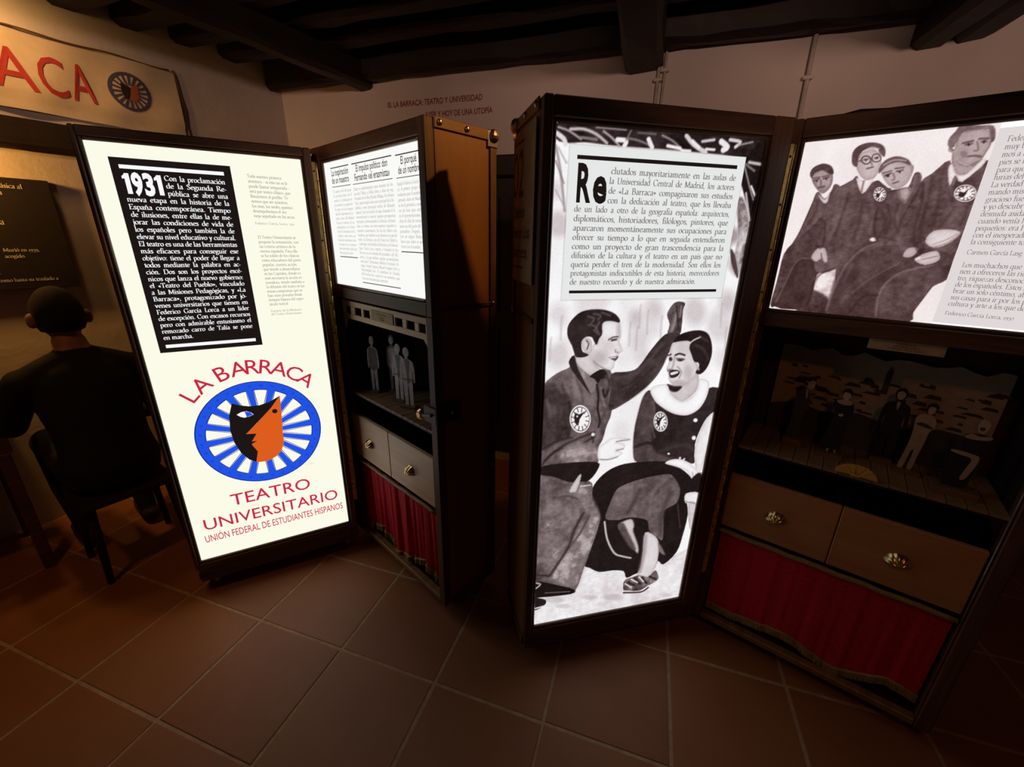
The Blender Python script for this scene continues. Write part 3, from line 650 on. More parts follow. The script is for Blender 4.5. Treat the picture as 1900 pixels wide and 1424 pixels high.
('S',0.15,1.9,1,1,[195,1452,197,1447]),
('S',0.15,2.4,1,1,[191,1451,191,1447]),
('S',0.15,2.4,1,1,[187,1454,186,1451]),
('S',0.15,1.8,1,1,[184,1458,181,1457]),
('S',0.15,1.8,1,1,[183,1463,179,1464]),
('S',0.15,2.5,1,1,[183,1468,180,1471]),
('S',0.15,1.8,1,1,[186,1470,184,1475]),
('S',0.15,2.4,1,1,[189,1470,189,1475]),
('S',0.15,2.4,1,1,[193,1468,195,1471]),
('S',0.15,2.4,1,1,[196,1464,199,1465]),
('P',0.12,0,1,0,[183,1465,189,1463,192,1470,191,1459,190,1453,184,1455]),
('P',0.27,0.13,1.2,1,[254,1149,245,1202,257,1245,285,1273,345,1295,368,1286,368,1257,347,1238,335,1206,327,1171,326,1146,256,1142]),
('P',0.19,0.09,5,1,[173,1146,186,1197,208,1232,234,1266,267,1288,285,1273,257,1245,246,1207,255,1146]),
('P',0.8,0.06,1.2,1,[305,1348,315,1372,346,1375,364,1366,349,1343,325,1332]),
('S',0.5,2.1,2,1,[327,1334,349,1346,363,1364]),
('S',0.55,1.5,2,1,[323,1341,344,1352,358,1365]),
('P',0.72,0.06,1.2,1,[272,1310,277,1330,297,1331,295,1316,286,1307]),
('P',0.76,0.06,1.2,1,[297,1301,308,1316,331,1325,341,1314,341,1301,320,1290]),
('S',0.95,3.0,2,1,[299,1304,305,1307]),
('S',0.45,1.8,2,1,[311,1303,336,1312]),
('S',0.55,2.9,3,0.7,[255,1151,248,1203,257,1244,285,1273,334,1290]),
('S',0.52,2.9,3,0.7,[143,1155,148,1220,161,1283,187,1326,213,1340]),
('S',0.5,2.4,3,0.7,[14,1165,27,1224,44,1290,77,1297]),
('S',0.42,2.4,3,0.7,[191,1207,214,1242,243,1271,267,1290]),
('S',0.1,2.7,4,0.8,[300,1322,279,1363,277,1433,268,1481]),
('S',0.1,4.8,4,0.8,[244,1207,216,1200,196,1154]),
('S',0.08,3.2,4,0.8,[138,1272,112,1259,99,1234,95,1163]),
('S',0.1,3.2,4,0.8,[211,1346,197,1385,194,1427]),
('S',0.12,3.2,4,0.8,[90,1390,97,1330,80,1334])]
EM_BLACK=[(0.2293, 0.692), (0.2534, 0.6795), (0.2866, 0.6697), (0.3219, 0.6684), (0.3594, 0.6774), (0.4004, 0.698), (0.3614, 0.6505), (0.3186, 0.6092), (0.2552, 0.5503), (0.2921, 0.5452), (0.2701, 0.5133), (0.2922, 0.5114), (0.2702, 0.5031), (0.2676, 0.4981), (0.2834, 0.464), (0.2709, 0.4161), (0.2478, 0.4326), (0.224, 0.4707), (0.2091, 0.5213), (0.2041, 0.5761), (0.2115, 0.6419)]
EM_ORANGE=[(0.4004, 0.698), (0.3963, 0.6363), (0.3866, 0.5122), (0.3845, 0.4803), (0.3682, 0.4432), (0.3462, 0.4239), (0.3124, 0.4102), (0.2815, 0.4125), (0.2709, 0.4161), (0.2834, 0.464), (0.2676, 0.4981), (0.2702, 0.5031), (0.2922, 0.5114), (0.2701, 0.5133), (0.2921, 0.5452), (0.2552, 0.5503), (0.3186, 0.6092), (0.3614, 0.6505)]
EM_EYE=[(0.2371, 0.6413), (0.2542, 0.6498), (0.2718, 0.6509), (0.2879, 0.6418), (0.2957, 0.6313), (0.2795, 0.6262), (0.2614, 0.6237), (0.248, 0.6302)]
EM_IRIS=[(0.266, 0.6513), (0.2852, 0.6431), (0.2939, 0.6309), (0.2797, 0.6276), (0.2704, 0.6249)]
EM_ORANGE_EYE=[(0.3723, 0.6332), (0.3825, 0.6312)]
# ------------------------------------------------------------------ lettering: a small old-style serif drawn with a broad nib
FLAG = lambda x, y: f'L{x-15},{y-8} {x},{y}'
G = {
'a': (88, 'C15,82 30,98 52,98 65,82 65,40|L65,70 65,12|C65,22 68,4 86,5|C65,58 32,50 13,30 22,4 44,2 65,22'),
'b': (104, 'L24,165 24,10|L9,157 24,165|C24,72 48,98 80,90 92,50 78,8 48,0 24,14'),
'c': (84, 'C76,82 62,98 38,96 14,72 12,38 30,6 56,2 78,20'),
'd': (106, 'L82,165 82,4|L67,157 82,165|L82,3 98,8|C82,80 58,98 24,88 12,48 26,8 52,2 82,22'),
'e': (86, 'L16,54 74,60|C74,60 70,92 44,99 18,80 12,44 28,8 54,1 78,18'),
'f': (62, 'C70,150 60,166 40,162 31,140 31,100|L31,110 31,4|L8,96 58,96|S31,2,44'),
'g': (94, 'C44,98 18,86 18,54 44,40 70,54 70,86 44,98|L66,90 92,97|C26,44 14,28 34,10 70,6 86,-14 66,-46 28,-48 10,-28 30,0'),
'h': (110, 'L24,165 24,2|L9,157 24,165|C24,70 48,98 76,94 83,66 83,40|L83,60 83,2|S24,2,40|S83,2,40'),
'\u0131': (52, 'L26,98 26,2|L10,90 26,98|S26,2,42'),
'j': (48, 'L28,98 28,-20|C28,-20 22,-52 4,-58|L12,90 28,98|D28,142'),
'l': (52, 'L26,165 26,2|L10,157 26,165|S26,2,42'),
'm': (162, 'L24,98 24,2|L9,90 24,98|C24,70 44,98 68,94 77,66|L77,72 77,2|C77,70 98,98 124,94 132,66|L132,72 132,2|S24,2,38|S77,2,34|S132,2,38'),
'n': (110, 'L24,98 24,2|L9,90 24,98|C24,70 48,98 76,94 83,66 83,40|L83,60 83,2|S24,2,40|S83,2,40'),
'o': (98, 'C49,99 16,80 12,48 22,10 49,1 80,18 86,52 76,88 49,99'),
'p': (106, 'L24,98 24,-58|L9,90 24,98|S24,-59,44|C24,76 50,98 82,88 94,50 80,8 52,0 24,14'),
'q': (104, 'L82,98 82,-58|S82,-59,44|C82,82 58,98 24,88 12,48 26,8 52,2 82,22'),
'r': (76, 'L24,98 24,2|L9,90 24,98|C24,64 40,92 56,98 72,88|S24,2,44'),
's': (72, 'C60,82 44,98 20,92 16,74 38,54 60,36 58,10 34,0 10,16'),
't': (62, 'L30,124 30,20|C30,24 36,2 62,10|L8,96 58,96'),
'u': (110, 'L24,98 24,30|C24,34 34,2 58,4 83,28|L83,98 83,2|L8,94 24,98|L67,94 83,98|L83,3 101,6'),
'v': (94, 'L15,96 47,2|L79,96 47,2|S15,97,34|S79,97,28'),
'x': (96, 'L16,96 80,2|L78,96 18,2|S16,97,30|S79,97,28|S16,2,28|S80,2,30'),
'y': (94, 'L16,96 50,6|L80,96 40,-40|C40,-40 30,-58 10,-52|S16,97,34|S80,97,28'),
'z': (84, 'L14,94 72,94|L72,94 14,4|L14,4 76,4'),
'k': (104, 'L24,165 24,2|L9,157 24,165|L26,50 74,96|L46,66 88,2|S24,2,40|S86,2,30'),
'A': (142, 'L70,155 14,4|L70,155 124,4|L34,56 104,56|S14,2,36|S124,2,40'),
'B': (122, 'L28,153 28,3|C28,153 74,156 92,120 70,84 28,80|C28,80 90,84 106,42 82,4 28,3|S18,153,22|S18,3,22'),
'C': (136, 'C122,124 100,154 60,154 20,120 16,60 40,10 84,2 124,30|L122,124 122,150'),
'D': (150, 'L28,153 28,3|C28,153 84,156 124,130 134,78 118,24 74,2 28,3|S18,153,22|S18,3,22'),
'E': (112, 'L28,153 28,3|L28,153 98,153|L98,153 98,132|L28,80 78,80|L28,3 102,3|L102,3 104,28|S16,153,22|S16,3,22'),
'F': (104, 'L28,153 28,3|L28,153 94,153|L94,153 94,130|L28,80 76,80|S16,153,22|S28,2,46'),
'G': (146, 'C126,124 102,154 60,154 20,120 16,60 40,10 84,2 124,20|L124,62 124,16|S122,64,40|L126,124 126,150'),
'H': (154, 'L28,153 28,3|L126,153 126,3|L28,80 126,80|S28,153,40|S28,3,40|S126,153,40|S126,3,40'),
'I': (62, 'L31,153 31,3|S31,153,42|S31,3,42'),
'J': (64, 'L36,153 36,0|C36,0 30,-30 6,-34|S36,153,42'),
'L': (106, 'L28,153 28,3|L28,3 96,3|L96,3 100,32|S28,153,42|S16,3,22'),
'M': (178, 'L28,153 22,3|L28,153 88,10|L88,10 146,153|L146,153 152,3|S24,153,24|S148,153,24|S22,3,36|S152,3,40'),
'N': (158, 'L28,153 28,3|L26,153 128,3|L128,153 128,3|S24,153,24|S128,153,38|S28,3,38'),
'O': (156, 'C78,155 24,128 16,76 34,18 78,1 128,24 140,80 122,134 78,155'),
'P': (112, 'L28,153 28,3|C28,153 80,156 102,116 80,74 28,70|S18,153,22|S28,3,46'),
'Q': (156, 'C78,155 24,128 16,76 34,18 78,1 128,24 140,80 122,134 78,155|C86,4 110,-26 150,-30'),
'R': (130, 'L28,153 28,3|C28,153 78,156 98,116 76,80 28,76|L64,78 120,4|S18,153,22|S28,3,42|S122,3,24'),
'S': (100, 'C82,126 62,156 28,146 20,114 50,86 84,56 76,14 42,0 14,26|L82,124 82,148'),
'T': (126, 'L63,153 63,3|L10,153 116,153|L10,153 8,128|L116,153 118,128|S63,3,46'),
'U': (146, 'L28,153 28,60|C28,64 34,8 72,2 112,14 120,64|L120,153 120,58|S28,153,40|S120,153,36'),
'V': (140, 'L18,152 70,4|L124,152 70,4|S18,153,40|S122,153,34'),
'Y': (132, 'L18,152 66,76|L116,152 66,76|L66,76 66,3|S18,153,38|S116,153,34|S66,3,44'),
'Z': (120, 'L16,152 104,152|L104,152 14,4|L14,4 108,4'),
'1': (60, 'L30,98 30,2|S30,98,30|S30,2,38'), '2': (84, 'C12,80 34,98 64,90 66,64 40,30 12,4|L12,4 74,4'),
'3': (80, 'C12,84 38,98 60,80 54,54 32,46|C32,46 66,30 60,-20 30,-46 8,-40'), '4': (88, 'L58,98 12,10|L10,8 80,8|L58,98 58,-46'),
'5': (80, 'L20,98 66,98|L20,98 20,54|C20,54 60,50 66,8 40,-38 10,-44'), '6': (90, 'C70,150 30,120 14,50 34,4 68,14 76,50 50,80 20,56'),
'7': (82, 'L12,96 74,96|L74,96 30,-46'), '8': (90, 'C45,150 18,128 24,96 62,66 74,30 45,2 14,30 28,68 66,98 70,130 45,150'),
'9': (88, 'C70,60 40,36 14,62 34,96 66,88 74,50 56,-10 16,-46'), '0': (92, 'C46,99 16,80 14,48 24,10 46,1 74,18 78,52 70,88 46,99'),
'.': (44, 'D20,8'), ',': (44, 'D20,8|L24,6 12,-26'), ':': (48, 'D22,8|D22,84'), ';': (48, 'D22,84|D22,8|L26,6 14,-26'),
'-': (60, 'H8,48,44'), '\u2014': (150, 'H4,50,140'), '\u00ab': (84, 'L42,80 14,50|L14,50 42,20|L72,80 44,50|L44,50 72,20'),
'\u00bb': (84, 'L14,80 42,50|L42,50 14,20|L44,80 72,50|L72,50 44,20'), '(': (56, 'C46,165 18,110 18,50 46,-30'), ')': (56, 'C10,165 38,110 38,50 10,-30'),
'\u201c': (70, 'D18,140|D46,140'), '\u201d': (70, 'D18,140|D46,140'), ' ': (52, ''),
}
ACC = {'\u00e1': ('a', 46), '\u00e9': ('e', 46), '\u00f3': ('o', 49), '\u00fa': ('u', 52), '\u00ed': ('\u0131', 28)}
for k, (b, x) in ACC.items(): G[k] = (G[b][0], G[b][1] + f'|A{x},118')
G['i'] = (52, G['\u0131'][1] + '|D26,142'); G['\u00f1'] = (110, G['n'][1] + '|C34,124 48,136 64,124 80,136'); G['\u00d3'] = (156, G['O'][1] + '|A78,172')
_gl = {}
def glyph(ch, bold=1.0):
    key = (ch, bold)
    if key in _gl: return _gl[key]
    adv, d = G.get(ch, G['o']); vs = []; fs = []
    wv = 21*bold; tv = 8.5*bold; ang = R(22)
    n1 = (math.cos(ang)*wv/2, math.sin(ang)*wv/2); n2 = (-math.sin(ang)*tv/2, math.cos(ang)*tv/2)
    def quad(a, b, c, e): i = len(vs); vs.extend([a, b, c, e]); fs.append((i, i+1, i+2, i+3))
    for s in d.split('|'):
        if not s: continue
        op, body = s[0], s[1:]
        if op in 'LC':
            P = [tuple(map(float, q.split(','))) for q in body.split()]
            if op == 'C': P = smooth_closed(P, 3, False)
            for p, q in zip(P, P[1:]):
                for n in (n1, n2):
                    quad((p[0]-n[0], p[1]-n[1]), (p[0]+n[0], p[1]+n[1]), (q[0]+n[0], q[1]+n[1]), (q[0]-n[0], q[1]-n[1]))
        else:
            v = list(map(float, body.split(',')))
            if op == 'S': x, y, l = v; h = 4.2*bold; quad((x-l/2, y-h), (x+l/2, y-h), (x+l/2, y+h), (x-l/2, y+h))
            if op == 'H': x, y, l = v; quad((x, y-5*bold), (x+l, y-5*bold), (x+l, y+5*bold), (x, y+5*bold))
            if op == 'D': x, y = v; r = 12*bold; quad((x-r, y), (x, y-r), (x+r, y), (x, y+r))
            if op == 'A': x, y = v; quad((x-8, y), (x+2, y-2), (x+26, y+34), (x+8, y+38))
    _gl[key] = (adv, np.array(vs).reshape(-1, 2), fs); return _gl[key]
def line_width(s, bold=1.0): return sum(glyph(c, bold)[0] for c in s)
def set_line(mb, s, x0, x1, base, size, y, bold=1.0, justify=True, xs=None):
    """size: x-height in metres; the line fills x0..x1 when justified, else is condensed by xs"""
    k = size/100; W = line_width(s, bold); ns = s.count(' ')
    sx = xs or 1.0; gap = 0.0
    if justify and x1:
        need = (x1-x0)/k; m = max(ns, 1)
        if need < W*sx - 14*m or not ns: sx = need/W
        elif need > W*sx + 55*m: sx = need/(W + 40*m); gap = 40*sx
        else: gap = (need - W*sx)/ns
    x = x0/k
    for c in s:
        adv, v, f = glyph(c, bold)
        if len(v): mb.add([((x + p[0]*sx)*k, y, base + p[1]*k) for p in v], f)
        x += adv*sx + (gap if c == ' ' else 0)
    return x*k

_fontcache = {}
def sans(s, offset=0.0, space=1.0):
    """outline of a line in the built-in sans face: vertices, faces, normalised so cap height is 1 and the left edge is 0"""
    key = (s, offset, space)
    if key in _fontcache: return _fontcache[key]
    cu = bpy.data.curves.new('type', 'FONT'); cu.body = s; cu.resolution_u = 3; cu.offset = offset; cu.space_character = space; cu.fill_mode = 'FRONT'
    o = bpy.data.objects.new('type', cu); COL.objects.link(o)
    dg = bpy.context.evaluated_depsgraph_get(); dg.update(); me = o.evaluated_get(dg).to_mesh()
    v = np.array([(p.co.x, p.co.y) for p in me.vertices]); f = [tuple(p.vertices) for p in me.polygons]
    o.evaluated_get(dg).to_mesh_clear(); bpy.data.objects.remove(o); bpy.data.curves.remove(cu)
    _fontcache[key] = (v, f); return v, f
_cap = None
def caps_height():
    global _cap
    if _cap is None: v, f = sans('H'); _cap = v[:, 1].max() - v[:, 1].min()
    return _cap
def put_sans(mb, s, x0, x1, base, cap, y, offset=0.0, xs=None, space=1.0, rot=None, centre=None):
    v, f = sans(s, offset, space); k = cap/caps_height(); a, b = v[:, 0].min(), v[:, 0].max()
    sx = (x1-x0)/(b-a) if x1 is not None else k*(xs or 1)
    if centre is not None:
        c, s_ = math.cos(rot), math.sin(rot); out = []
        for p in v:
            px, pz = (p[0]-(a+b)/2)*sx, p[1]*k - cap/2
            out.append((centre[0]+px*c-pz*s_, y, centre[1]+px*s_+pz*c))
        mb.add(out, f)
    else: mb.add([(x0 + (p[0]-a)*sx, y, base + p[1]*k) for p in v], f)

# ------------------------------------------------------------------ printed photographs: tones laid on a fine mesh
def paint(data, u0, u1, v0, v1, step, bg, bgn, seed):
    rs = np.random.RandomState(seed)
    nx, nz = int(round((u1-u0)/step))+1, int(round((v1-v0)/step))+1
    X, Z = np.meshgrid(np.linspace(u0, u1, nx)*1000, np.linspace(v0, v1, nz)*1000)
    def fbm(cells, asp=1.0):
        t = np.zeros((nz, nx)); amp = 1.0; tot = 0
        for o in range(5):
            gx = int(cells*2**o)+2; gz = max(2, int(cells*2**o*nz/nx*asp))+2
            g = rs.rand(gz, gx); ix = np.linspace(0, gx-1.001, nx); iz = np.linspace(0, gz-1.001, nz)
            x0 = ix.astype(int); z0 = iz.astype(int); fx = (ix-x0)[None, :]; fz = (iz-z0)[:, None]
            fx = fx*fx*(3-2*fx); fz = fz*fz*(3-2*fz)
            t += amp*((g[np.ix_(z0, x0)]*(1-fx)+g[np.ix_(z0, x0+1)]*fx)*(1-fz) + (g[np.ix_(z0+1, x0)]*(1-fx)+g[np.ix_(z0+1, x0+1)]*fx)*fz); tot += amp; amp *= .6
        return t/tot - .5
    NZ = fbm(9); NB = fbm(5, .5); NF = fbm(34, 1.3); NS = fbm(16, .35)
    I = bg + bgn*NB*2
    def win(pts, pad):
        a = np.array(pts); i0 = max(0, int((a[:, 0].min()-pad-u0*1000)/step/1000)); i1 = min(nx, int((a[:, 0].max()+pad-u0*1000)/step/1000)+2)
        j0 = max(0, int((a[:, 1].min()-pad-v0*1000)/step/1000)); j1 = min(nz, int((a[:, 1].max()+pad-v0*1000)/step/1000)+2)
        return (slice(j0, j1), slice(i0, i1)) if i1 > i0 and j1 > j0 else None
    def segdist(W, P, closed):
        D = np.full(X[W].shape, 1e9); n = len(P)
        for i in range(n if closed else n-1):
            ax, az = P[i]; bx, bz = P[(i+1) % n]; dx, dz = bx-ax, bz-az; L = dx*dx+dz*dz+1e-9
            t = np.clip(((X[W]-ax)*dx+(Z[W]-az)*dz)/L, 0, 1); D = np.minimum(D, (X[W]-ax-t*dx)**2+(Z[W]-az-t*dz)**2)
        return np.sqrt(D)
    for o in data:
        q = o[-1]; pts = [(q[i], q[i+1]) for i in range(0, len(q), 2)]
        if o[0] == 'P':
            _, tone, nzs, soft, sm, _ = o
            if sm: pts = smooth_closed(pts, 3)
            W = win(pts, soft*3+2)
            if not W: continue
            ins = np.zeros(X[W].shape, bool); n = len(pts)
            for i in range(n):
                ax, az = pts[i]; bx, bz = pts[(i+1) % n]
                if az == bz: continue
                ins ^= ((az > Z[W]) != (bz > Z[W])) & (X[W] < (bx-ax)*(Z[W]-az)/(bz-az)+ax)
            d = segdist(W, pts, True); sd = np.where(ins, d, -d); a = np.clip(.5+sd/(2*soft), 0, 1)
            shade = 1.0 - (.20 if tone > .5 else .0)*np.exp(-d/5.0)*ins
            cloth = nzs*(NZ[W]*1.7 + NF[W]*1.5 + NS[W]*1.3)
            I[W] = I[W]*(1-a) + a*np.clip(tone*shade + cloth, 0, 1)
        elif o[0] == 'S':
            _, tone, wd, soft, op, _ = o
            P = smooth_closed(pts, 3, False) if len(pts) > 2 else pts; W = win(P, wd+soft*3)
            if not W: continue
            d = segdist(W, P, False); a = op*np.clip(.5+(wd/2-d)/(2*soft), 0, 1); I[W] = I[W]*(1-a)+a*tone
        else:
            _, tone, soft, op, _ = o
            c, rx, rz = np.array(pts[0], float), np.array(pts[1], float), np.array(pts[2], float)
            A = np.stack([rx-c, rz-c], 1); r = max(np.abs(A).sum(1)); W = win([tuple(c-r*1.2), tuple(c+r*1.2)], soft*3)
            if not W: continue
            Ai = np.linalg.inv(A+1e-6*np.eye(2)); lx = Ai[0, 0]*(X[W]-c[0])+Ai[0, 1]*(Z[W]-c[1]); lz = Ai[1, 0]*(X[W]-c[0])+Ai[1, 1]*(Z[W]-c[1])
            rr = np.sqrt(lx*lx+lz*lz); sc = np.sqrt(abs(np.linalg.det(A))); a = op*np.clip(.5+(1-rr)*sc/(2*soft), 0, 1); I[W] = I[W]*(1-a)+a*tone
    I = np.where(I < .55, I*.86, I); I += (rs.rand(nz, nx)-.5)*.05
    return X/1000, Z/1000, np.clip(I, 0, 1)
def photo_object(name, X, Z, I, dark, light, y, parent):
    nz, nx = I.shape
    v = np.stack([X, np.full_like(X, y), Z], -1).reshape(-1, 3)
    i = np.arange(nz*nx).reshape(nz, nx); q = np.stack([i[:-1, :-1], i[:-1, 1:], i[1:, 1:], i[1:, :-1]], -1).reshape(-1, 4)
    me = bpy.data.meshes.new(name); me.vertices.add(len(v)); me.vertices.foreach_set('co', v.ravel())
    me.loops.add(q.size); me.loops.foreach_set('vertex_index', q.ravel()); me.polygons.add(len(q)); me.polygons.foreach_set('loop_start', np.arange(0, q.size, 4)); me.polygons.foreach_set('loop_total', np.full(len(q), 4))
    me.update(); me.validate()
    s = I.reshape(-1, 1); srgb = np.array(dark)[None]*(1-s) + np.array(light)[None]*s
    srgb = np.clip(srgb + 4*s*(1-s)*np.array([[.035, -.012, -.008]]), 0, 1)
    lin = np.where(srgb <= .04045, srgb/12.92, ((srgb+.055)/1.055)**2.4)
    ca = me.color_attributes.new('tone', 'FLOAT_COLOR', 'POINT'); ca.data.foreach_set('color', np.concatenate([lin, np.ones((len(lin), 1))], 1).ravel().astype(np.float32))
    me.materials.append(M['film']); return link(name, me, parent)
# ------------------------------------------------------------------ the room
ROOM = Matrix.Rotation(R(-17.8), 4, 'Z')          # local x runs along the back wall, local y into it
LEFT = Matrix.Rotation(R(57.0), 4, 'Z')           # local x runs along the left wall, local y into it
BACK, SIDE = 2.666, 3.155
floor = tag(MB().box(-4.6, 4.2, -3.2, 3.3, -.08, -.0022).build('floor', M['grout'], None, ROOM), kind='structure')
tm = None
ox, oy = (-.259*math.cos(R(17.8)) - 1.051*math.sin(R(17.8))), (-.259*math.sin(R(17.8)) + 1.051*math.cos(R(17.8)))
for i in range(-8, 8):
    for j in range(-2, 6):
        x, y = ox + .4*i, oy + .4*j
        if y + .4 > BACK + .05: continue
        if tm is None: tm = MB().box(.0055, .3945, .0055, .3945, -.03, 0, .0016).mesh('tile', M['tile'])
        t = link('tile', tm, floor, T(x, y, random.uniform(-.0012, .0004)) @ Matrix.Rotation(R(random.uniform(-.35, .35)), 4, 'Z'))
def room_box(name, mat, *b): return MB().box(*b).build(name, mat, None, ROOM)
wb = tag(room_box('wall_back', M['plaster'], -3.2, 3.0, BACK, BACK+.25, -.02, 2.85), kind='structure')
wl = tag(MB().box(-3.6, 2.15, SIDE, SIDE+.25, -.02, 2.85).build('wall_left', M['plaster'], None, LEFT), kind='structure')
wr = tag(room_box('wall_right', M['plaster'], 3.0, 3.2, -3.0, BACK+.25, -.02, 2.85), kind='structure')
wf = tag(room_box('wall_front', M['plaster'], -4.4, 3.2, -3.2, -3.0, -.02, 2.85), kind='structure')
# vinyl lettering on the back wall
for s_, a_, b_, z_ in (('III. LA BARRACA: TEATRO Y UNIVERSIDAD', -1.717, -1.071, 2.284), ('AYER Y HOY DE UNA UTOP\u00cdA', -1.455, -1.007, 2.214)):
    mb = MB(); mb.raw = True; put_sans(mb, s_, a_, b_, z_, .030, BACK-.0015, .014); mb.build('lettering', M['wine_vinyl'], wb)
dr = tag(MB().box(-1.36, -.46, BACK-.05, BACK-.002, 0, 1.86, .006).build('door_1', M['door'], None, ROOM), kind='structure')
MB().box(-1.42, -.40, BACK-.075, BACK-.002, 1.862, 1.98, .01).build('door_lintel', M['door'], dr)
for a in (-1.27, -.87): MB().box(a, a+.33, BACK-.062, BACK-.0505, .25, .95, .005).build('door_panel', M['door'], dr); MB().box(a, a+.33, BACK-.062, BACK-.0505, 1.05, 1.75, .005).build('door_panel', M['door'], dr)
# ceiling: boards, joists along the back wall, heavy beams across them
ceil = tag(room_box('ceiling', M['plankc'], -4.6, 3.2, -3.2, BACK+.1, 2.66, 2.84), kind='structure')
for k in range(14):
    y = BACK - .02 - .22*k
    MB().box(-4.4, 3.0, y-.214, y, 2.63, 2.66, .003).build('ceiling_board', M['plankc'], ceil)
def rough_beam(x0, x1, y0, y1, z0, z1, amp=.012, seg=22, seed=0, along='x'):
    rs = random.Random(seed); mb = MB(); rows = []
    for i in range(seg+1):
        t = i/seg; d = [rs.uniform(-amp, amp) for _ in range(6)]
        if along == 'x':
            x = x0+(x1-x0)*t; ring = [(x, y0+d[0], z0+.02+d[1]), (x, y0+.025, z0+d[2]), (x, y1-.025, z0+d[3]), (x, y1+d[4], z0+.02), (x, y1, z1), (x, y0, z1)]
        else:
            y = y0+(y1-y0)*t; ring = [(x0+d[0], y, z0+.02+d[1]), (x0+.025, y, z0+d[2]), (x1-.025, y, z0+d[3]), (x1+d[4], y, z0+.02), (x1, y, z1), (x0, y, z1)]
        rows.append(ring)
    vs = [p for r in rows for p in r]; fs = [tuple(range(6)), tuple(seg*6+k for k in range(6))]
    for i in range(seg):
        for k in range(6): fs.append((i*6+k, i*6+(k+1) % 6, (i+1)*6+(k+1) % 6, (i+1)*6+k))
    return mb.add(vs, fs)
rough_beam(-3.1, 2.98, BACK-.10, BACK-.003, 2.425, 2.63, .008, 40, 1).build('wall_plate', M['beam'], ceil)
for k in range(12):
    y = 2.375 - .236*k
    rough_beam(-4.2, 2.98, y-.065, y+.055, 2.515, 2.63, .007, 40, 2+k).build('joist', M['beam'], ceil)
rough_beam(-.255, -.075, -2.6, BACK-.003, 2.345, 2.515, .008, 24, 20, 'y').build('beam', M['beam'], ceil)
rough_beam(.975, 1.108, -2.6, BACK-.003, 2.335, 2.515, .008, 24, 21, 'y').build('beam', M['beam'], ceil)
rough_beam(1.115, 1.25, -2.6, BACK-.003, 2.345, 2.515, .008, 24, 23, 'y').build('beam', M['beam'], ceil)
# the beam towards the left wall runs askew
b3 = rough_beam(-2.2, 2.255, 2.268, 2.385, 2.39, 2.515, .006, 24, 22, 'x').build('beam', M['beam'], ceil); b3.matrix_local = ROOM.inverted() @ Matrix.Rotation(R(61.4), 4, 'Z')
# conduits on the back wall
def conduit(x, z0, z1, label, clipz, r=.009, tilt=0.0):
    e = empty('conduit', ROOM @ T(x, BACK-.014, z0)); tag(e, label, 'conduit')
    MB().tube([(0, 0, 0), (tilt*.5, 0, (z1-z0)*.5), (tilt, 0, z1-z0)], r, 8).build('pipe', M['pipe'], e, smooth=True)
    for z in clipz: MB().box(tilt*(z-z0)/(z1-z0)-.022, tilt*(z-z0)/(z1-z0)+.022, -.013, .012, z-z0-.008, z-z0+.008, .003).build('clip', M['pipe'], e)
conduit(-.088, .2, 2.43, 'left of two thin painted conduits rising beside the middle ceiling beam', (1.2, 2.30))
conduit(-.058, .2, 2.43, 'right of two thin painted conduits rising beside the middle ceiling beam', (1.2, 2.34), .007)
conduit(.612, .2, 2.43, 'painted conduit on back wall above the hinge of the 02 trunk', (1.1, 2.255), .011, -.02)
# lintel on the left wall
lt = tag(rough_beam(-3.0, 1.5, SIDE-.085, SIDE-.002, 1.862, 1.992, .005, 30, 31).build('trim_1', M['beam'], None, LEFT), kind='structure')
# banner
def wheel(mb_ring, mb_spoke, c, R1, R0, y, n=16, rim=True, a0=.1, half=.012, hub=.05):
    mb_ring.ring(c, R0, R1, y)
    for k in range(n):
        a = a0 + 2*math.pi*k/n; ca, sa = math.cos(a), math.sin(a)
        w0, w1 = half*.75, half
        mb_spoke.flat([(c[0]+hub*ca-w0*-sa, c[1]+hub*sa-w0*ca), (c[0]+R0*ca-w1*-sa, c[1]+R0*sa-w1*ca), (c[0]+R0*ca+w1*-sa, c[1]+R0*sa+w1*ca), (c[0]+hub*ca+w0*-sa, c[1]+hub*sa+w0*ca)], y)
ban = empty('banner', LEFT @ T(0, SIDE, 2.2)); tag(ban, 'cloth banner with red capitals and a blue wheel emblem high on left wall', 'banner')
mb = MB(); nx, nz = 80, 14; vs = []; fs = []
def ban_y(x, z): return -.014 + .006*math.sin(x*9+z*5) + .004*math.sin(x*23-z*14) + (.007*math.sin((z+.17)*30) if z < -.1 else 0)
for j in range(nz+1):
    for i in range(nx+1):
        x = -.75 + 2.02*i/nx; z = -.165 + .33*j/nz + .006*math.sin(x*3); vs.append((x, ban_y(x, z), z))
for j in range(nz):
    for i in range(nx): a = j*(nx+1)+i; fs.append((a, a+1, a+nx+2, a+nx+1))
cl = mb.add(vs, fs).build('cloth', M['cloth'], ban, smooth=True)
def drape(mb): mb.v = [(x, ban_y(x, z)-.003+(y if abs(y) < .01 else 0), z) for x, y, z in mb.v]; return mb
mb = MB(); mb.raw = True
put_sans(mb, 'BARR', -.20, .52, -.078, .158, 0, .004)
for ch, a_, b_ in (('A', .555, .695), ('C', .705, .800), ('A', .812, .900)): put_sans(mb, ch, a_, b_, -.075, .158, 0, .004)
drape(mb).build('lettering', M['red_paint'], cl)
ra, sp = MB(), MB(); ra.raw = sp.raw = True; wheel(ra, sp, (1.045, .014), .088, .074, 0, 18, half=.005, hub=.03)
ra.f += [tuple(i+len(ra.v) for i in f) for f in sp.f]; ra.v += sp.v; drape(ra).build('wheel_emblem', M['blue_paint'], cl)
mb = MB(); mb.raw = True; mb.flat([(1.012, .05), (1.05, .035), (1.035, -.02), (1.02, -.022), (1.008, .01)], -.001); drape(mb).build('mask_emblem', M['black_board'], cl)
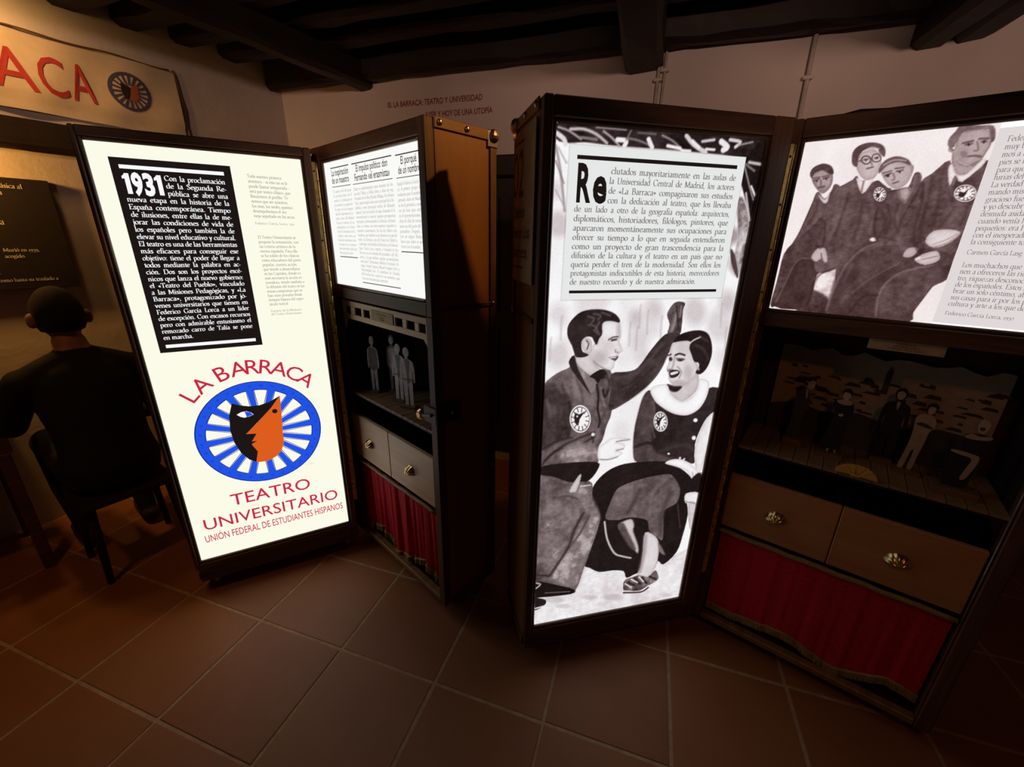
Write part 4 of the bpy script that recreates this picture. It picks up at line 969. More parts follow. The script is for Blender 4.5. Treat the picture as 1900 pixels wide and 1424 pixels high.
mb = MB(); mb.raw = True; mb.flat([(1.05, .036), (1.082, .058), (1.08, -.01), (1.055, -.028), (1.035, -.02), (1.045, .005)], -.001); drape(mb).build('mask_emblem', M['orange_paint'], cl)
mb = MB(); mb.tube([(-.75+.0425*i*1.0, -.02, .168+.004*math.sin(i*.8)) for i in range(48)], .004, 6).build('hem_rope', M['cord'], ban, smooth=True)
cord = MB().tube([(1.268, SIDE-.012, 2.375), (1.278, SIDE-.012, 2.33), (1.283, SIDE-.012, 2.26), (1.294, SIDE-.012, 2.18), (1.287, SIDE-.012, 2.10), (1.296, SIDE-.012, 1.995), (1.29, SIDE-.098, 1.99), (1.30, SIDE-.1, 1.70)], .0042, 6).build('hanging_cord', M['cord'], None, LEFT, True)
tag(cord, 'brown cord hanging from the right end of the cloth banner', 'cord')
# black text board
bd = empty('text_board', LEFT @ T(0, SIDE, 1.487)); tag(bd, 'black board with white lettering on warmly lit wall above the seated person', 'sign')
brd = MB().box(-.55, .618, -.045, -.004, -.25, .25, .003).build('board', M['black_board'], bd)
mb = MB(); mb.raw = True
for s, x1, z, h in [('cl\u00e1sica al', .525, .205, .012), ('Universitaria', .455, .175, .012), ('Lorca', .43, .045, .016), ('Muri\u00f3 en 1939,', .512, -.075, .010), ('acogido.', .46, -.103, .010), ('LA BARRACA', .36, -.175, .030), ('como hasta su traslado a', .545, -.212, .010)]:
    set_line(mb, s, x1-line_width(s)*h/100, None, z, h, -.0465, 1.3, False)
mb.build('lettering', M['white_print'], brd)
# ------------------------------------------------------------------ the two wardrobe trunks, each opened like a book
V0 = .172
LEAF = {'L1': (-1.328, 1.437, .489), 'R1': (-.746, 1.797, -.751), 'L2': (.095, 1.149, .235), 'R2': (.797, 1.303, -.659)}
EXT = {'L1': (-.024, .634, 1.640), 'L2': (-.035, .672, 1.657), 'R1': (-.080, .680, 1.657), 'R2': (-.048, .680, 1.657)}
WL, WR, VB = .599, .637, 1.146
FR, BK = -.015, .262
VBOT = -.112
def leafM(k): x, y, t = LEAF[k]; return T(x, y, V0) @ Matrix.Rotation(t, 4, 'Z')
_mesh = {}
def shared(key, fn):
    if key not in _mesh: _mesh[key] = fn()
    return _mesh[key]
def caster_parts(tr, Mx, u, y):
    z = VBOT
    c = link('caster', shared('caster', lambda: MB().box(-.02, .02, -.02, .02, -.004, 0).box(-.012, -.009, -.012, .022, -.036, -.004).box(.009, .012, -.012, .022, -.036, -.004).mesh('caster', M['steel'])), tr, Mx @ T(u, y, z))
    link('wheel', shared('wheel', lambda: MB().lathe([(.0, -.0085), (.020, -.0085), (.0255, -.006), (.0255, .006), (.020, .0085), (0, .0085)], (0, 0, 0), 'x', 18).mesh('wheel', M['rubber'], False)), c, T(0, .012, -V0-VBOT+.0258))
    link('axle', shared('axle', lambda: MB().tube([(-.014, 0, 0), (.014, 0, 0)], .005, 8).mesh('axle', M['steel'])), c, T(0, .012, -V0-VBOT+.0258))
def rivet(parent, Mx):
    return link('rivet', shared('rivet', lambda: MB().ball((0, 0, 0), (.009, .009, .005), 10, 6).mesh('rivet', M['steel'], True)), parent, Mx)
RX, RY = Matrix.Rotation(R(90), 4, 'X'), Matrix.Rotation(R(90), 4, 'Y')
def case(tr, Mx, k):
    a, b, top = EXT[k]
    ym = .02
    MB().box(a, a+.012, ym, BK, VBOT, top, .002).build('side_panel', M['ply'], tr, Mx)
    MB().box(b-.012, b, ym, BK, VBOT, top, .002).build('side_panel', M['ply'], tr, Mx)
    MB().box(a+.012, b-.012, ym, BK, top-.012, top, .002).build('top_panel', M['ply'], tr, Mx)
    MB().box(a+.012, b-.012, ym, BK, VBOT, VBOT+.012, .002).build('bottom_panel', M['ply_dark'], tr, Mx)
    MB().box(a+.012, b-.012, BK-.012, BK, VBOT+.012, top-.012).build('back_panel', M['ply_dark'], tr, Mx)
    for x in (a, b):
        o = -.004 if x == a else .004
        x0, x1 = (x-.005, x-.0002) if x == a else (x+.0002, x+.005)
        e1 = MB().box(x0, x1, ym, BK+.005, top-.026, top+.003, .0015).build('edge_strip', M['edge'], tr, Mx)
        e2 = MB().box(x0, x1, BK-.024, BK+.005, VBOT, top-.027, .0015).build('edge_strip', M['dark_wood'], tr, Mx)
        e3 = MB().box(x0, x1, ym, BK-.025, 1.108, 1.122, .0015).build('edge_strip', M['dark_wood'], tr, Mx)
        e4 = MB().box(x0, x1, ym, BK-.025, VBOT, VBOT+.03, .0015).build('edge_strip', M['dark_wood'], tr, Mx)
        xs = x0-.001 if x == a else x1+.001
        for yy, zz in ((ym+.018, top-.011), ((ym+BK)/2, top-.011)): rivet(e1, T(xs, yy, zz) @ RY)
        for zz in (1.115, .45, -.05): rivet(e2, T(xs, BK-.012, zz) @ RY)
        mb = MB().ball((xs, BK-.010, top-.012), (.014, .020, .020), 12, 8).box(min(x0, xs)-.002 if x == a else x0, x1 if x == a else xs+.002, BK-.034, BK+.008, top-.046, top+.005, .003)
        mb.build('corner_cap', M['steel'], tr, Mx)
    MB().box(a-.004, b+.004, BK-.02, BK+.005, top+.0002, top+.005, .001).build('edge_strip', M['dark_wood_x'], tr, Mx)
    for u in (a+.05, b-.05):
        for y in (.05, BK-.05): caster_parts(tr, Mx, u, y)
def moulding(tr, Mx, a, b, v0, v1, pu0, pu1, pv0, pv1, rail='x'):
    """four-sided frame from the outer rectangle to the panel opening, each side a board with an inner bead"""
    bd = .011
    for (x0, x1) in ((a, pu0-bd), (pu1+bd, b)):
        if x1-x0 > .004: MB().box(x0, x1, FR, .02, v0, v1, .003).build('frame_stile', M['dark_wood'], tr, Mx)
    for (z0, z1) in ((v0, pv0-bd), (pv1+bd, v1)):
        if z1-z0 > .004: MB().box(pu0-bd, pu1+bd, FR+.0015, .02, z0, z1, .003).build('frame_rail', M['dark_wood_x'], tr, Mx)
    for (x0, x1) in ((pu0-bd, pu0), (pu1, pu1+bd)): MB().box(x0, x1, FR+.006, .018, pv0-bd, pv1+bd, .0035).build('bead', M['bead'], tr, Mx)
    for (z0, z1) in ((pv0-bd, pv0), (pv1, pv1+bd)): MB().box(pu0, pu1, FR+.006, .018, z0, z1, .0035).build('bead', M['bead_x'], tr, Mx)
def panel(tr, Mx, u0, u1, v0, v1, mat): return MB().box(u0, u1, 0, .006, v0, v1).build('backlit_panel', mat, tr, Mx)
def P(name, mat, parent, fn):
    mb = MB(); mb.raw = True; fn(mb); return mb.build(name, mat, parent)
def rect(mb, u0, u1, v0, v1, y): mb.add([(u0, y, v0), (u1, y, v0), (u1, y, v1), (u0, y, v1)], [(0, 1, 2, 3)])
def lines(mb, L, u0, u1, base, pitch, size, y, bold=1.0, last=True, starts=None):
    for i, s in enumerate(L):
        if not s: continue
        a = starts.get(i, u0) if starts else u0
        end = (i == len(L)-1) and last
        set_line(mb, s, a, None if end else u1, base-pitch*i, size, y, bold, not end)

def hinge(tr, ML, MR, kL, kR):
    b = EXT[kL][1]; a = EXT[kR][0]
    q = leafM(kL).inverted() @ leafM(kR) @ Vector((a, FR, 0)); A = Vector((b, FR+.004, 0)); B = Vector((q.x, q.y, 0))
    d = (B-A).normalized(); n = Vector((d.y, -d.x, 0))
    if n.y > 0: n = -n
    p = [A - n*.006, B - n*.006, B - n*.022, A - n*.022]
    MB().add([(v.x, v.y, VBOT) for v in p] + [(v.x, v.y, EXT[kL][2]-.02) for v in p], [(0,1,2,3),(4,5,6,7),(0,1,5,4),(1,2,6,5),(2,3,7,6),(3,0,4,7)]).build('hinge_post', M['dark_wood'], tr, ML)
    h = MB().box(b+.0003, b+.0125, FR+.001, FR+.004, .12, 1.595, .0006).build('hinge', M['brass'], tr, ML)
    g = MB().box(a-.0125, a-.0003, FR+.001, FR+.004, .12, 1.595, .0006).build('hinge', M['brass'], tr, MR)
    for i in range(24):
        z0 = .12 + i*(1.475/24)
        link('knuckle', shared('knuckle', lambda: MB().tube([(0, 0, 0), (0, 0, 1.475/24-.002)], .0036, 8).mesh('knuckle', M['brass'], True)), h, T(b+.0155, FR+.003, z0))
        sm = shared('screw', lambda: MB().ball((0, 0, 0), (.0036, .002, .0036), 8, 6).mesh('screw', M['screw']))
        if i % 2: link('screw', sm, h, T(b+.0065, FR+.0008, z0+.03))
        else: link('screw', sm, g, T(a-.0065, FR+.0008, z0+.03))

def shell_mesh():
    mb = MB(); n, m = 72, 8; vs = []; fs = []
    for j in range(m+1):
        t = j/m
        for i in range(n+1):
            a = math.pi*i/n; rib = abs(math.sin(a*4.5))
            r = t*(1+.05*rib*t); h = math.cos(t*math.pi/2)**.7 if t < 1 else 0
            vs.append((.034*r*math.cos(a), -.021*h - .0022*rib*math.sin(t*math.pi)*(1 if j else 0) - .001, .032*r*math.sin(a) - .014))
    for j in range(m):
        for i in range(n): a = j*(n+1)+i; fs.append((a, a+1, a+n+2, a+n+1))
    return mb.add(vs, fs).mesh('handle', M['shellbrass'], True)

def right_leaf(tr, Mx, k, drop, first):
    a, b, top = EXT[k]
    uL, uM, uR, dT, dB, sh = -.004, .3155, .633, .558, .341, .673
    moulding(tr, Mx, a, b, 1.092, top, 0, WR, VB, 1.6)
    for x0, x1 in ((a, -.010), (WR+.006, b)):
        MB().box(x0, x1, FR, .02, VBOT, 1.0905, .003).build('frame_stile', M['dark_wood'], tr, Mx)
        MB().box(x1-.0 if x0 == a else x0-.006, (x1+.006) if x0 == a else x0, FR+.006, .018, VBOT+.03, 1.085, .002).build('bead', M['bead'], tr, Mx)
    br = MB().box(-.009, WR+.005, FR+.004, .02, VBOT, VBOT+.024, .003).build('bottom_rail', M['edge'], tr, Mx)
    # stage box
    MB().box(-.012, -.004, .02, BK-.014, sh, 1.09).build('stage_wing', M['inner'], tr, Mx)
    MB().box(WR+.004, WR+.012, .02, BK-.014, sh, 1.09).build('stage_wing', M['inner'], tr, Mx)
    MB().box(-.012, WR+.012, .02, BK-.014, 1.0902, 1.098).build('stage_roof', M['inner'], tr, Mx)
    n = 16; wd = (WR+.006)/n
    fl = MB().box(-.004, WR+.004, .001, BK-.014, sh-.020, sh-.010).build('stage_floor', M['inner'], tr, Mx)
    pm = shared('plank', lambda: MB().box(.0008, wd-.0008, -.006, BK-.016, sh-.0098, sh, .0012).mesh('plank', M['plank']))
    for i in range(n): link('plank', pm, fl, T(-.003+wd*i, 0, random.uniform(-.0006, .0006)))
    # drawers
    hm = shared('handle', shell_mesh)
    for u0, u1 in ((uL, uM-.0012), (uM+.0012, uR)):
        d = MB().box(u0, u1, -.006, .012, dB, dT, .0025).build('drawer', M['drawer' if k == 'R1' else 'drawer_warm_lit'], tr, Mx)
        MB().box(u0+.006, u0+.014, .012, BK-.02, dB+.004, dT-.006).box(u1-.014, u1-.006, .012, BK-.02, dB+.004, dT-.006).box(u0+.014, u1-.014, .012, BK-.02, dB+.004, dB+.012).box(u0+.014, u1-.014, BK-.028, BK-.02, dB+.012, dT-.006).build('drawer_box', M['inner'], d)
        link('handle', hm, d, T((u0+u1)/2, -.0065, .449))
    MB().box(-.009, WR+.005, .012, BK-.014, dB-.018, dB-.0005).build('shelf', M['inner'], tr, Mx)
    MB().tube([(uL+(uR-uL)*i/24, -.004+.001*math.sin(i*2.1), .318+.0015*math.sin(i*1.3)) for i in range(25)], .0085, 8).build('braid', M['fringe'] if k == 'R2' else M['edge'], tr, Mx, True)
    # curtain
    def bot(u):
        xs = [p[0] for p in drop]; return float(np.interp(u, xs, [p[1] for p in drop]))
    nu, nv = 150, 14; rs = random.Random(3 if k == 'R1' else 5)
    ph = [rs.uniform(0, 6.28) for _ in range(4)]; amp = 1.0 if k == 'R1' else .22
    def fold(u): return amp*(.008*math.sin(u*75+ph[0]) + .006*math.sin(u*131+ph[1]) + .003*math.sin(u*230+ph[2]))
    vs = []; fs = []
    bots = [bot(.002+(WR-.008)*i/nu) for i in range(nu+1)]
    kern = [sum(bots[max(0, min(nu, i+j))] for j in range(-5, 6))/11 for i in range(nu+1)]
    for j in range(nv+1):
        t = j/nv
        for i in range(nu+1):
            u = .002+(WR-.008)*i/nu; vs.append((u, .010+fold(u)*(.35+.65*t)+.006*t, .312+(kern[i]-.312)*t))
    for j in range(nv):
        for i in range(nu): q = j*(nu+1)+i; fs.append((q, q+1, q+nu+2, q+nu+1))
    cu = MB().add(vs, fs).build('curtain', M['velvet'], tr, Mx, True)
    fm = MB()
    band = [(.002+(WR-.008)*i/nu, .0075+fold(.002+(WR-.008)*i/nu)+.006, kern[i]) for i in range(nu+1)]
    fm.tube(band, .0055, 6)
    for i in range(0, 420):
        t = i/419*nu; i0 = min(nu-1, int(t)); f_ = t-i0; u = band[i0][0]*(1-f_)+band[i0+1][0]*f_; y = band[i0][1]*(1-f_)+band[i0+1][1]*f_; z = band[i0][2]*(1-f_)+band[i0+1][2]*f_
        dx = rs.uniform(-.0025, .0025); w_ = .0011
        fm.add([(u-w_, y-.002, z), (u+w_, y-.002, z), (u+w_+dx, y-.003, z-.026-rs.uniform(0, .004)), (u-w_+dx, y-.003, z-.026), (u, y+.001, z), (u+dx, y+.001, z-.027)], [(0,1,2,3),(1,4,5,2),(4,0,3,5)])
    tag(fm.build('fringe', M['fringe'], cu), kind='stuff')
    # carrying handle on top
    hu = .30 if k == 'R1' else .10
    MB().tube([(hu-.085, .12, top+.004), (hu-.06, .12, top+.014), (hu, .12, top+.022), (hu+.06, .12, top+.018), (hu+.085, .12, top+.004)], [.006, .010, .012, .010, .006], 8).build('carrying_handle', M['leather'], tr, Mx, True)

TRUNK = {}
def trunk(i, label):
    L, Rr = f'L{i}', f'R{i}'
    h = leafM(L) @ Vector((EXT[L][1], 0, 0)); g = leafM(Rr) @ Vector((EXT[Rr][0], 0, 0)); c = (h+g)/2
    tr = empty('wardrobe_trunk', T(c.x, c.y, 0)); tag(tr, label, 'trunk', 'open exhibition trunks')
    inv = T(-c.x, -c.y, 0); ML, MR = inv @ leafM(L), inv @ leafM(Rr)
    case(tr, ML, L); case(tr, MR, Rr)
    a, b, top = EXT[L]
    moulding(tr, ML, a, b, -.038, top, 0, WL, 0, 1.6)
    MB().box(a+.004, b-.004, .0, .02, VBOT, -.0385, .002).build('plinth', M['dark_wood_x'], tr, ML)
    hinge(tr, ML, MR, L, Rr)
    return tr, ML, MR
# ---- trunk one
t1, ML, MR = trunk(1, 'open wardrobe trunk with cream 1931 panel and four grey cut-out figures')
right_leaf(t1, MR, 'R1', [(-.02, -.070), (.05, -.050), (.12, -.020), (.19, -.006), (.235, -.030), (.275, -.072), (.33, -.070), (.41, -.040), (.49, -.006), (.54, -.006), (.59, -.040), (.65, -.07)], True)
pn = panel(t1, ML, 0, WL, 0, 1.6, M['lit_cream'])
P('black_box', M['lit_dark'], pn, lambda m: rect(m, .0488, .3727, .9202, 1.5594, -.0012))
for q in ((.0702, .3508, 1.5278, 1.5390), (.0695, .3524, .9370, .9490)): P('rule', M['lit_letters'], pn, lambda m: rect(m, *q, -.002))
def one(m, x0, x1, z0, z1, y): m.flat([(x1-.0125, z0), (x1, z0), (x1, z1), (x1-.0105, z1), (x0+.004, z1-.006), (x0, z1-.009), (x0, z1-.017), (x1-.0125, z1-.015)], y)
for x0, x1 in ((.0705, .0890), (.1520, .1712)): P('heading', M['lit_letters'], pn, lambda m: one(m, x0, x1, 1.4535, 1.5145, -.002))
for ch, a, b in (('9', .0925, .1195), ('3', .1222, .1488)): P('heading', M['lit_letters'], pn, lambda m: put_sans(m, ch, a, b, 1.4535, .0605, -.002, .045))
TXT = ['Con la proclamaci\u00f3n', 'de la Segunda Re-', 'p\u00fablica se abre una', 'nueva etapa en la historia de la', 'Espa\u00f1a contempor\u00e1nea. Tiempo', 'de ilusiones, entre ellas la de me-', 'jorar las condiciones de vida de', 'los espa\u00f1oles pero tambi\u00e9n la de', 'elevar su nivel educativo y cultural.', 'El teatro es una de las herramientas', 'm\u00e1s eficaces para conseguir ese', 'objetivo: tiene el poder de llegar a', 'todos mediante la palabra en ac-', 'ci\u00f3n. Dos son los proyectos esc\u00e9-', 'nicos que lanza el nuevo gobierno:', 'el \u00abTeatro del Pueblo\u00bb, vinculado', 'a las Misiones Pedag\u00f3gicas, y \u00abLa', 'Barraca\u00bb, protagonizado por j\u00f3-', 'venes universitarios que tienen en', 'Federico Garc\u00eda Lorca a un l\u00edder', 'de excepci\u00f3n. Con escasos recursos', 'pero con admirable entusiasmo el', 'remozado carro de Tal\u00eda se pone', 'en marcha.']
P('printed_text', M['lit_letters'], pn, lambda m: lines(m, TXT, .0688, .3497, 1.4995, .02311, .0098, -.002, 1.25, True, {0: .1795, 1: .1800, 2: .1800}))
N1 = ['Toda nuestra primera', 'aventura \u2014si esto no se le', 'puede llamar temporada\u2014', 'ser\u00e1 por teatro cl\u00e1sico, que', 'llevaremos al pueblo. Te-', 'nemos que ser nosotros,', 'los istas, los snobs, quienes', 'desempolvemos el oro', 'viejo sepultado en las arcas.']
N2 = ['El Teatro Universitario se', 'propone la renovaci\u00f3n, con', 'un criterio art\u00edstico de la', 'escena espa\u00f1ola. Para ello', 'se ha valido de los cl\u00e1sicos', 'como educadores del gusto', 'popular; nuestra acci\u00f3n,', 'que tiende a desarrollarse', 'en las Capitales, donde es', 'm\u00e1s necesaria la acci\u00f3n re-', 'novadora, tiende tambi\u00e9n a', 'la difusi\u00f3n del teatro en las', 'masas campesinas que se', 'han visto privadas desde', 'tiempos lejanos del espec-', 't\u00e1culo teatral.']
def f(m):
    for i, s in enumerate(N1): set_line(m, s, .4193, None, 1.5275-.01650*i, .0066, -.002, 1.0, False, .92)
    set_line(m, 'Federico Garc\u00eda Lorca, 1931', .4193, .548, 1.371, .0056, -.002, .85)
    for i, s in enumerate(N2): set_line(m, s, .4200, None, 1.3217-.01655*i, .0066, -.002, 1.0, False, .92)
    set_line(m, 'Extracto de la Memoria', .4205, .5294, 1.0475, .0056, -.002, .85); set_line(m, 'del Teatro Universitario', .4205, .5291, 1.0345, .0056, -.002, .85)
P('printed_text', M['lit_grey'], pn, f)
WC = (.310, .545)
ring, spk, rim = MB(), MB(), MB(); ring.raw = spk.raw = rim.raw = True
wheel(ring, spk, WC, .2245, .194, -.0016, 16, a0=.06, half=.0125, hub=.07)
rim.ring(WC, .2245, .2285, -.0014); rim.ring(WC, .1905, .194, -.0014)
for k in range(16):
    a = .06+2*math.pi*k/16; ca, sa = math.cos(a), math.sin(a); h0 = .0125
    for s in (-1, 1):
        o = s*h0; rim.flat([(WC[0]+.08*ca-o*sa, WC[1]+.08*sa+o*ca), (WC[0]+.192*ca-o*sa, WC[1]+.192*sa+o*ca), (WC[0]+.192*ca-(o+s*.0025)*sa, WC[1]+.192*sa+(o+s*.0025)*ca), (WC[0]+.08*ca-(o+s*.0025)*sa, WC[1]+.08*sa+(o+s*.0025)*ca)], -.0013)
for k in range(32):
    a = 2*math.pi*(k+.25)/32; rim.ring((WC[0]+.209*math.cos(a), WC[1]+.209*math.sin(a)), .0034, .0046, -.0018, 12)
ring.f += [tuple(i+len(ring.v) for i in q) for q in spk.f]; ring.v += spk.v
ring.build('wheel_emblem', M['lit_blue'], pn); rim.build('wheel_outline', M['lit_blue_dark'], pn)
P('mask_dark', M['lit_dark'], pn, lambda m: m.flat(EM_BLACK, -.0022)); P('mask_orange', M['lit_orange'], pn, lambda m: m.flat(EM_ORANGE, -.0026))
P('mask_eye', M['lit_letters'], pn, lambda m: m.flat(EM_EYE, -.0027)); P('mask_iris', M['lit_blue'], pn, lambda m: m.flat(EM_IRIS, -.0029))
P('mask_pupil', M['lit_dark'], pn, lambda m: m.flat([(EM_ORANGE_EYE[0][0]+.010*math.cos(k*.5236), EM_ORANGE_EYE[0][1]+.010*math.sin(k*.5236)) for k in range(12)], -.0030))
def f(m):
    for ch, ang in (('L', 136.0), ('A', 124.6), ('B', 108.7), ('A', 97.0), ('R', 87.3), ('R', 77.8), ('A', 68.6), ('C', 57.3), ('A', 46.6)):
        put_sans(m, ch, 0, None, 0, .058, -.002, .002, 1.06, rot=R(ang-90), centre=(WC[0]+.289*math.cos(R(ang)), WC[1]+.289*math.sin(R(ang))))
P('lettering', M['lit_red'], pn, f)
for s, a, b, z, h in (('TEATRO', .151, .458, .231, .054), ('UNIVERSITARIO', .040, .566, .1425, .0515), ('UNI\u00d3N FEDERAL DE ESTUDIANTES HISPANOS', .0318, .5817, .0820, .0335)): P('lettering', M['lit_red'], pn, lambda m: put_sans(m, s, a, b, z, h, -.002, .004))
P('signature', M['lit_grey3'], pn, lambda m: set_line(m, 'R. Garaz', .452, .49, .352, .006, -.002, .4))
# reading panel
pn = panel(t1, MR, 0, WR, VB, 1.6, M['lit_r1'])
for a, b, z, h in ((.055, .200, 1.5776, .0034), (.2225, .4858, 1.5770, .0034), (.507, .6365, 1.5748, .0034), (.054, .2030, 1.5126, .0022), (.2205, .4840, 1.5118, .0022), (.506, .6365, 1.5106, .0022), (.056, .202, 1.2576, .0030), (.223, .4876, 1.1677, .0030), (.507, .6365, 1.2894, .0030)): P('rule', M['lit_head'], pn, lambda m: rect(m, a, b, z-h/2, z+h/2, -.002))
for s, a, b, z in (('La inspiraci\u00f3n', .060, .1935, 1.5505), ('de un maestro', .058, .1945, 1.5245), ('El impulso pol\u00edtico: don', .2515, .459, 1.5505), ('Fernando \u00abel erasmista\u00bb', .237, .4690, 1.5220), ('El porqu\u00e9', .536, .620, 1.5480), ('de un nombre', .519, .6365, 1.5215)): P('heading', M['lit_head'], pn, lambda m: put_sans(m, s, a, b, z, .0215, -.002, .012))
C1 = ['El contacto vital del grupo', 'de una forma b\u00e1sica, con el', 'mundo y la formaci\u00f3n en', 'sus comienzos. La inspiraci\u00f3n', 'de gente con la de maestro', 'nace del Conservatorio de Gra-', 'nada, como del Madrid', 'la que es maestro de un', 'pensamiento, en la forma', 'ci\u00f3n de la Residencia de Es-', 'tudiantes, como centro y en', 'formaci\u00f3n universitaria como', 'un grupo en su comienzo', 'tiene universidad, modo social', 'todos grupos de teatro.']
C2 = ['Desde su nombramiento como ministro de Ins-', 'trucci\u00f3n P\u00fablica y Bellas Artes, a fines de 1931,', 'Fernando de los R\u00edos (Ronda, M\u00e1laga, 1879-Nueva', 'York, 1949) se erigi\u00f3 como cauce principal de la Re-', 'p\u00fablica, como principal medio de difusi\u00f3n', 'cultural. Entre los ideales de signo ilustrado de la', 'renovaci\u00f3n por la \u201cminor\u00eda\u201d puestos, presupuestos', 'realizando y subvencionando \u00abLa Barraca\u00bb, declar\u00e1n-', 'dose a s\u00ed mismo con otros nuestros requisitos y', 'maestros universitarios. En los dos l\u00edderes nos', 'reunimos, que tambi\u00e9n es un elemento en pa\u00eds de', 'todos. \u00abLa Barraca\u00bb, una del Teatro de Oxford y', 'Cambridge, ser\u00e1 fundada de Barcelona y de Buenos', 'Aires. Garc\u00eda Lorca conoci\u00f3 a Fernando de los', 'R\u00edos en 1915, en la tertulia del granadino caf\u00e9 Ala-', 'meda, a la que tambi\u00e9n asist\u00edan personalidades', 'como Jos\u00e9 F. Montesinos, Melchor Fern\u00e1ndez Al-', 'magro, Andr\u00e9s Segovia, Manuel \u00c1ngeles Ortiz y', 'Hermenegildo Lanz. El catedr\u00e1tico de Filosof\u00eda', 'del Derecho fue, a partir de ese momento, para', 'Lorca un entusiasta gu\u00eda espiritual.']
C2 = [s.replace('\u00c1', 'A') for s in C2]
C3_ = ['Seg\u00fan Federico Garc\u00eda L', 'ca, el primer grupo de', 'tudiantes por el nombre', 'pensado a\u00f1os en Madri', 'su local permit\u00eda a unas', 'ros de lona para otros', 'en el representaciones, s', 'chas de ellas de verano,', 'unos era del gusto del p', 'granadino. Despu\u00e9s, al', 'ros se sigue llamar', 'barra que todos se mez', 'turan con el nombre.']
def f(m):
    lines(m, C1, .0565, .2035, 1.4920, .01595, .0063, -.002, .8); lines(m, C2, .2205, .4868, 1.4910, .01555, .0066, -.002, .8); lines(m, C3_, .5075, .6365, 1.4895, .01565, .0066, -.002, .8)
P('printed_text', M['lit_grey3'], pn, f)
# stage valance of pale fretwork
va = MB().box(.012, .628, .004, .012, 1.058, 1.080, .001).build('valance', M['pale_wood'], t1, MR)
MB().box(.012, .628, .004, .012, 1.004, 1.026, .001).build('valance_bar', M['pale_wood'], va)
for a, b in ((.012, .032), (.080, .116), (.171, .190), (.239, .256), (.414, .424), (.472, .498), (.548, .573), (.612, .628)): MB().box(a, b, .0045, .0115, 1.0265, 1.0575, .001).build('valance_post', M['pale_wood'], va)
pl = MB().box(.2565, .4135, .0015, .0115, 1.0262, 1.0662, .001).build('plaque', M['paper'], va)
for s, z in (('Teatro Universitario', 1.052), ('La Barraca', 1.042), ('El retablo', 1.033)): P('plaque_text', M['paper_ink'], va, lambda m: set_line(m, s, .335-line_width(s)*.00002, None, z, .004, .0008, 1, False))
for x, s in ((.012, 1), (.628, -1)): MB().prism([(x, 1.0035), (x+s*.03, 1.0035), (x+s*.012, .985), (x, .955)], .005, .011).build('valance_bracket', M['pale_wood'], va)
MB().prism([(.006, sh_) for sh_ in ()] or [(.36, .674), (.632, .674), (.632, .99), (.50, .955), (.36, .96)], .232, .236).build('backdrop', M['ghost_dark'], t1, MR)
# latch
la = MB().lathe([(0, -.012), (.016, -.012), (.021, -.007), (.024, 0)], (.585, FR+.004, .728), 'y', 18).build('latch', M['shellbrass'], t1, MR, True)
MB().lathe([(.012, 0), (.0145, -.004), (.012, -.007)], (.585, FR-.006, .728), 'y', 18).build('latch_boss', M['brass'], la)
MB().box(.612, .684, FR-.007, FR-.0005, .715, .775, .002).box(.6852, .691, FR-.007, .085, .715, .79, .002).build('latch_plate', M['iron'], la)
MB().tube([(.589, FR-.004, .728), (.66, FR-.009, .748)], .006, 8).build('latch_arm', M['iron'], la)
rivet(la, T(.692, .045, .75) @ RY)
# ---- trunk two
t2, ML, MR = trunk(2, 'open wardrobe trunk with couple photograph, 02 side plate and sepia cut-out figures')
right_leaf(t2, MR, 'R2', [(-.02, -.035), (.04, -.045), (.086, -.046), (.195, -.032), (.271, -.020), (.35, -.046), (.416, -.066), (.47, -.050), (.55, -.004), (.61, -.010), (.65, -.03)], False)
pn = panel(t2, ML, 0, WL, 0, 1.6, M['lit_white'])
X, Z, I = paint(PHOTO_COUPLE, 0, WL, 0, 1.6, .0021, .94, .06, 4)
I[(X > .038) & (X < .547) & (Z > 1.179) & (Z < 1.556)] = 1.0
photo_object('photo_print', X, Z, I, (.075, .045, .045), (1.0, 1.0, 1.0), -.0010, pn)
P('text_card', M['card_film'], pn, lambda m: rect(m, .0345, .5505, 1.1755, 1.5595, -.0016))
for q in ((.0582, .5238, 1.5262, 1.5355), (.0582, .5253, 1.1962, 1.2040)): P('rule', M['lit_dark'], pn, lambda m: rect(m, *q, -.0022))
for ch, a, b in (('R', .0622, .1012), ('e', .1062, .1446)): P('heading', M['lit_dark'], pn, lambda m: put_sans(m, ch, a, b, 1.4305, .0835, -.0022, .034))
TX2 = ['clutados mayoritariamente en las aulas de', 'la Universidad Central de Madrid, los actores', 'de \u00abLa Barraca\u00bb compaginaron sus estudios', 'con la dedicaci\u00f3n al teatro, que los llevaba', 'de un lado a otro de la geograf\u00eda espa\u00f1ola: arquitectos,', 'diplom\u00e1ticos, historiadores, fil\u00f3logos, pintores, que', 'aparcaron moment\u00e1neamente sus ocupaciones para', 'ofrecer su tiempo a lo que en seguida entendieron', 'como un proyecto de gran trascendencia para la', 'difusi\u00f3n de la cultura y el teatro en un pa\u00eds que no', 'quer\u00eda perder el tren de la modernidad. Son ellos los', 'protagonistas indiscutibles de esta historia, merecedores', 'de nuestro recuerdo y de nuestra admiraci\u00f3n.']
P('printed_text', M['lit_grey2'], pn, lambda m: lines(m, TX2[:12] + [''], .0584, .5256, 1.4970, .02305, 0.0096, -.0022, 1.15, False, {0: .1530, 1: .1500, 2: .1500, 3: .1495}) or set_line(m, TX2[12], .0584, .4506, 1.2200, .0096, -.0022, 1.15))
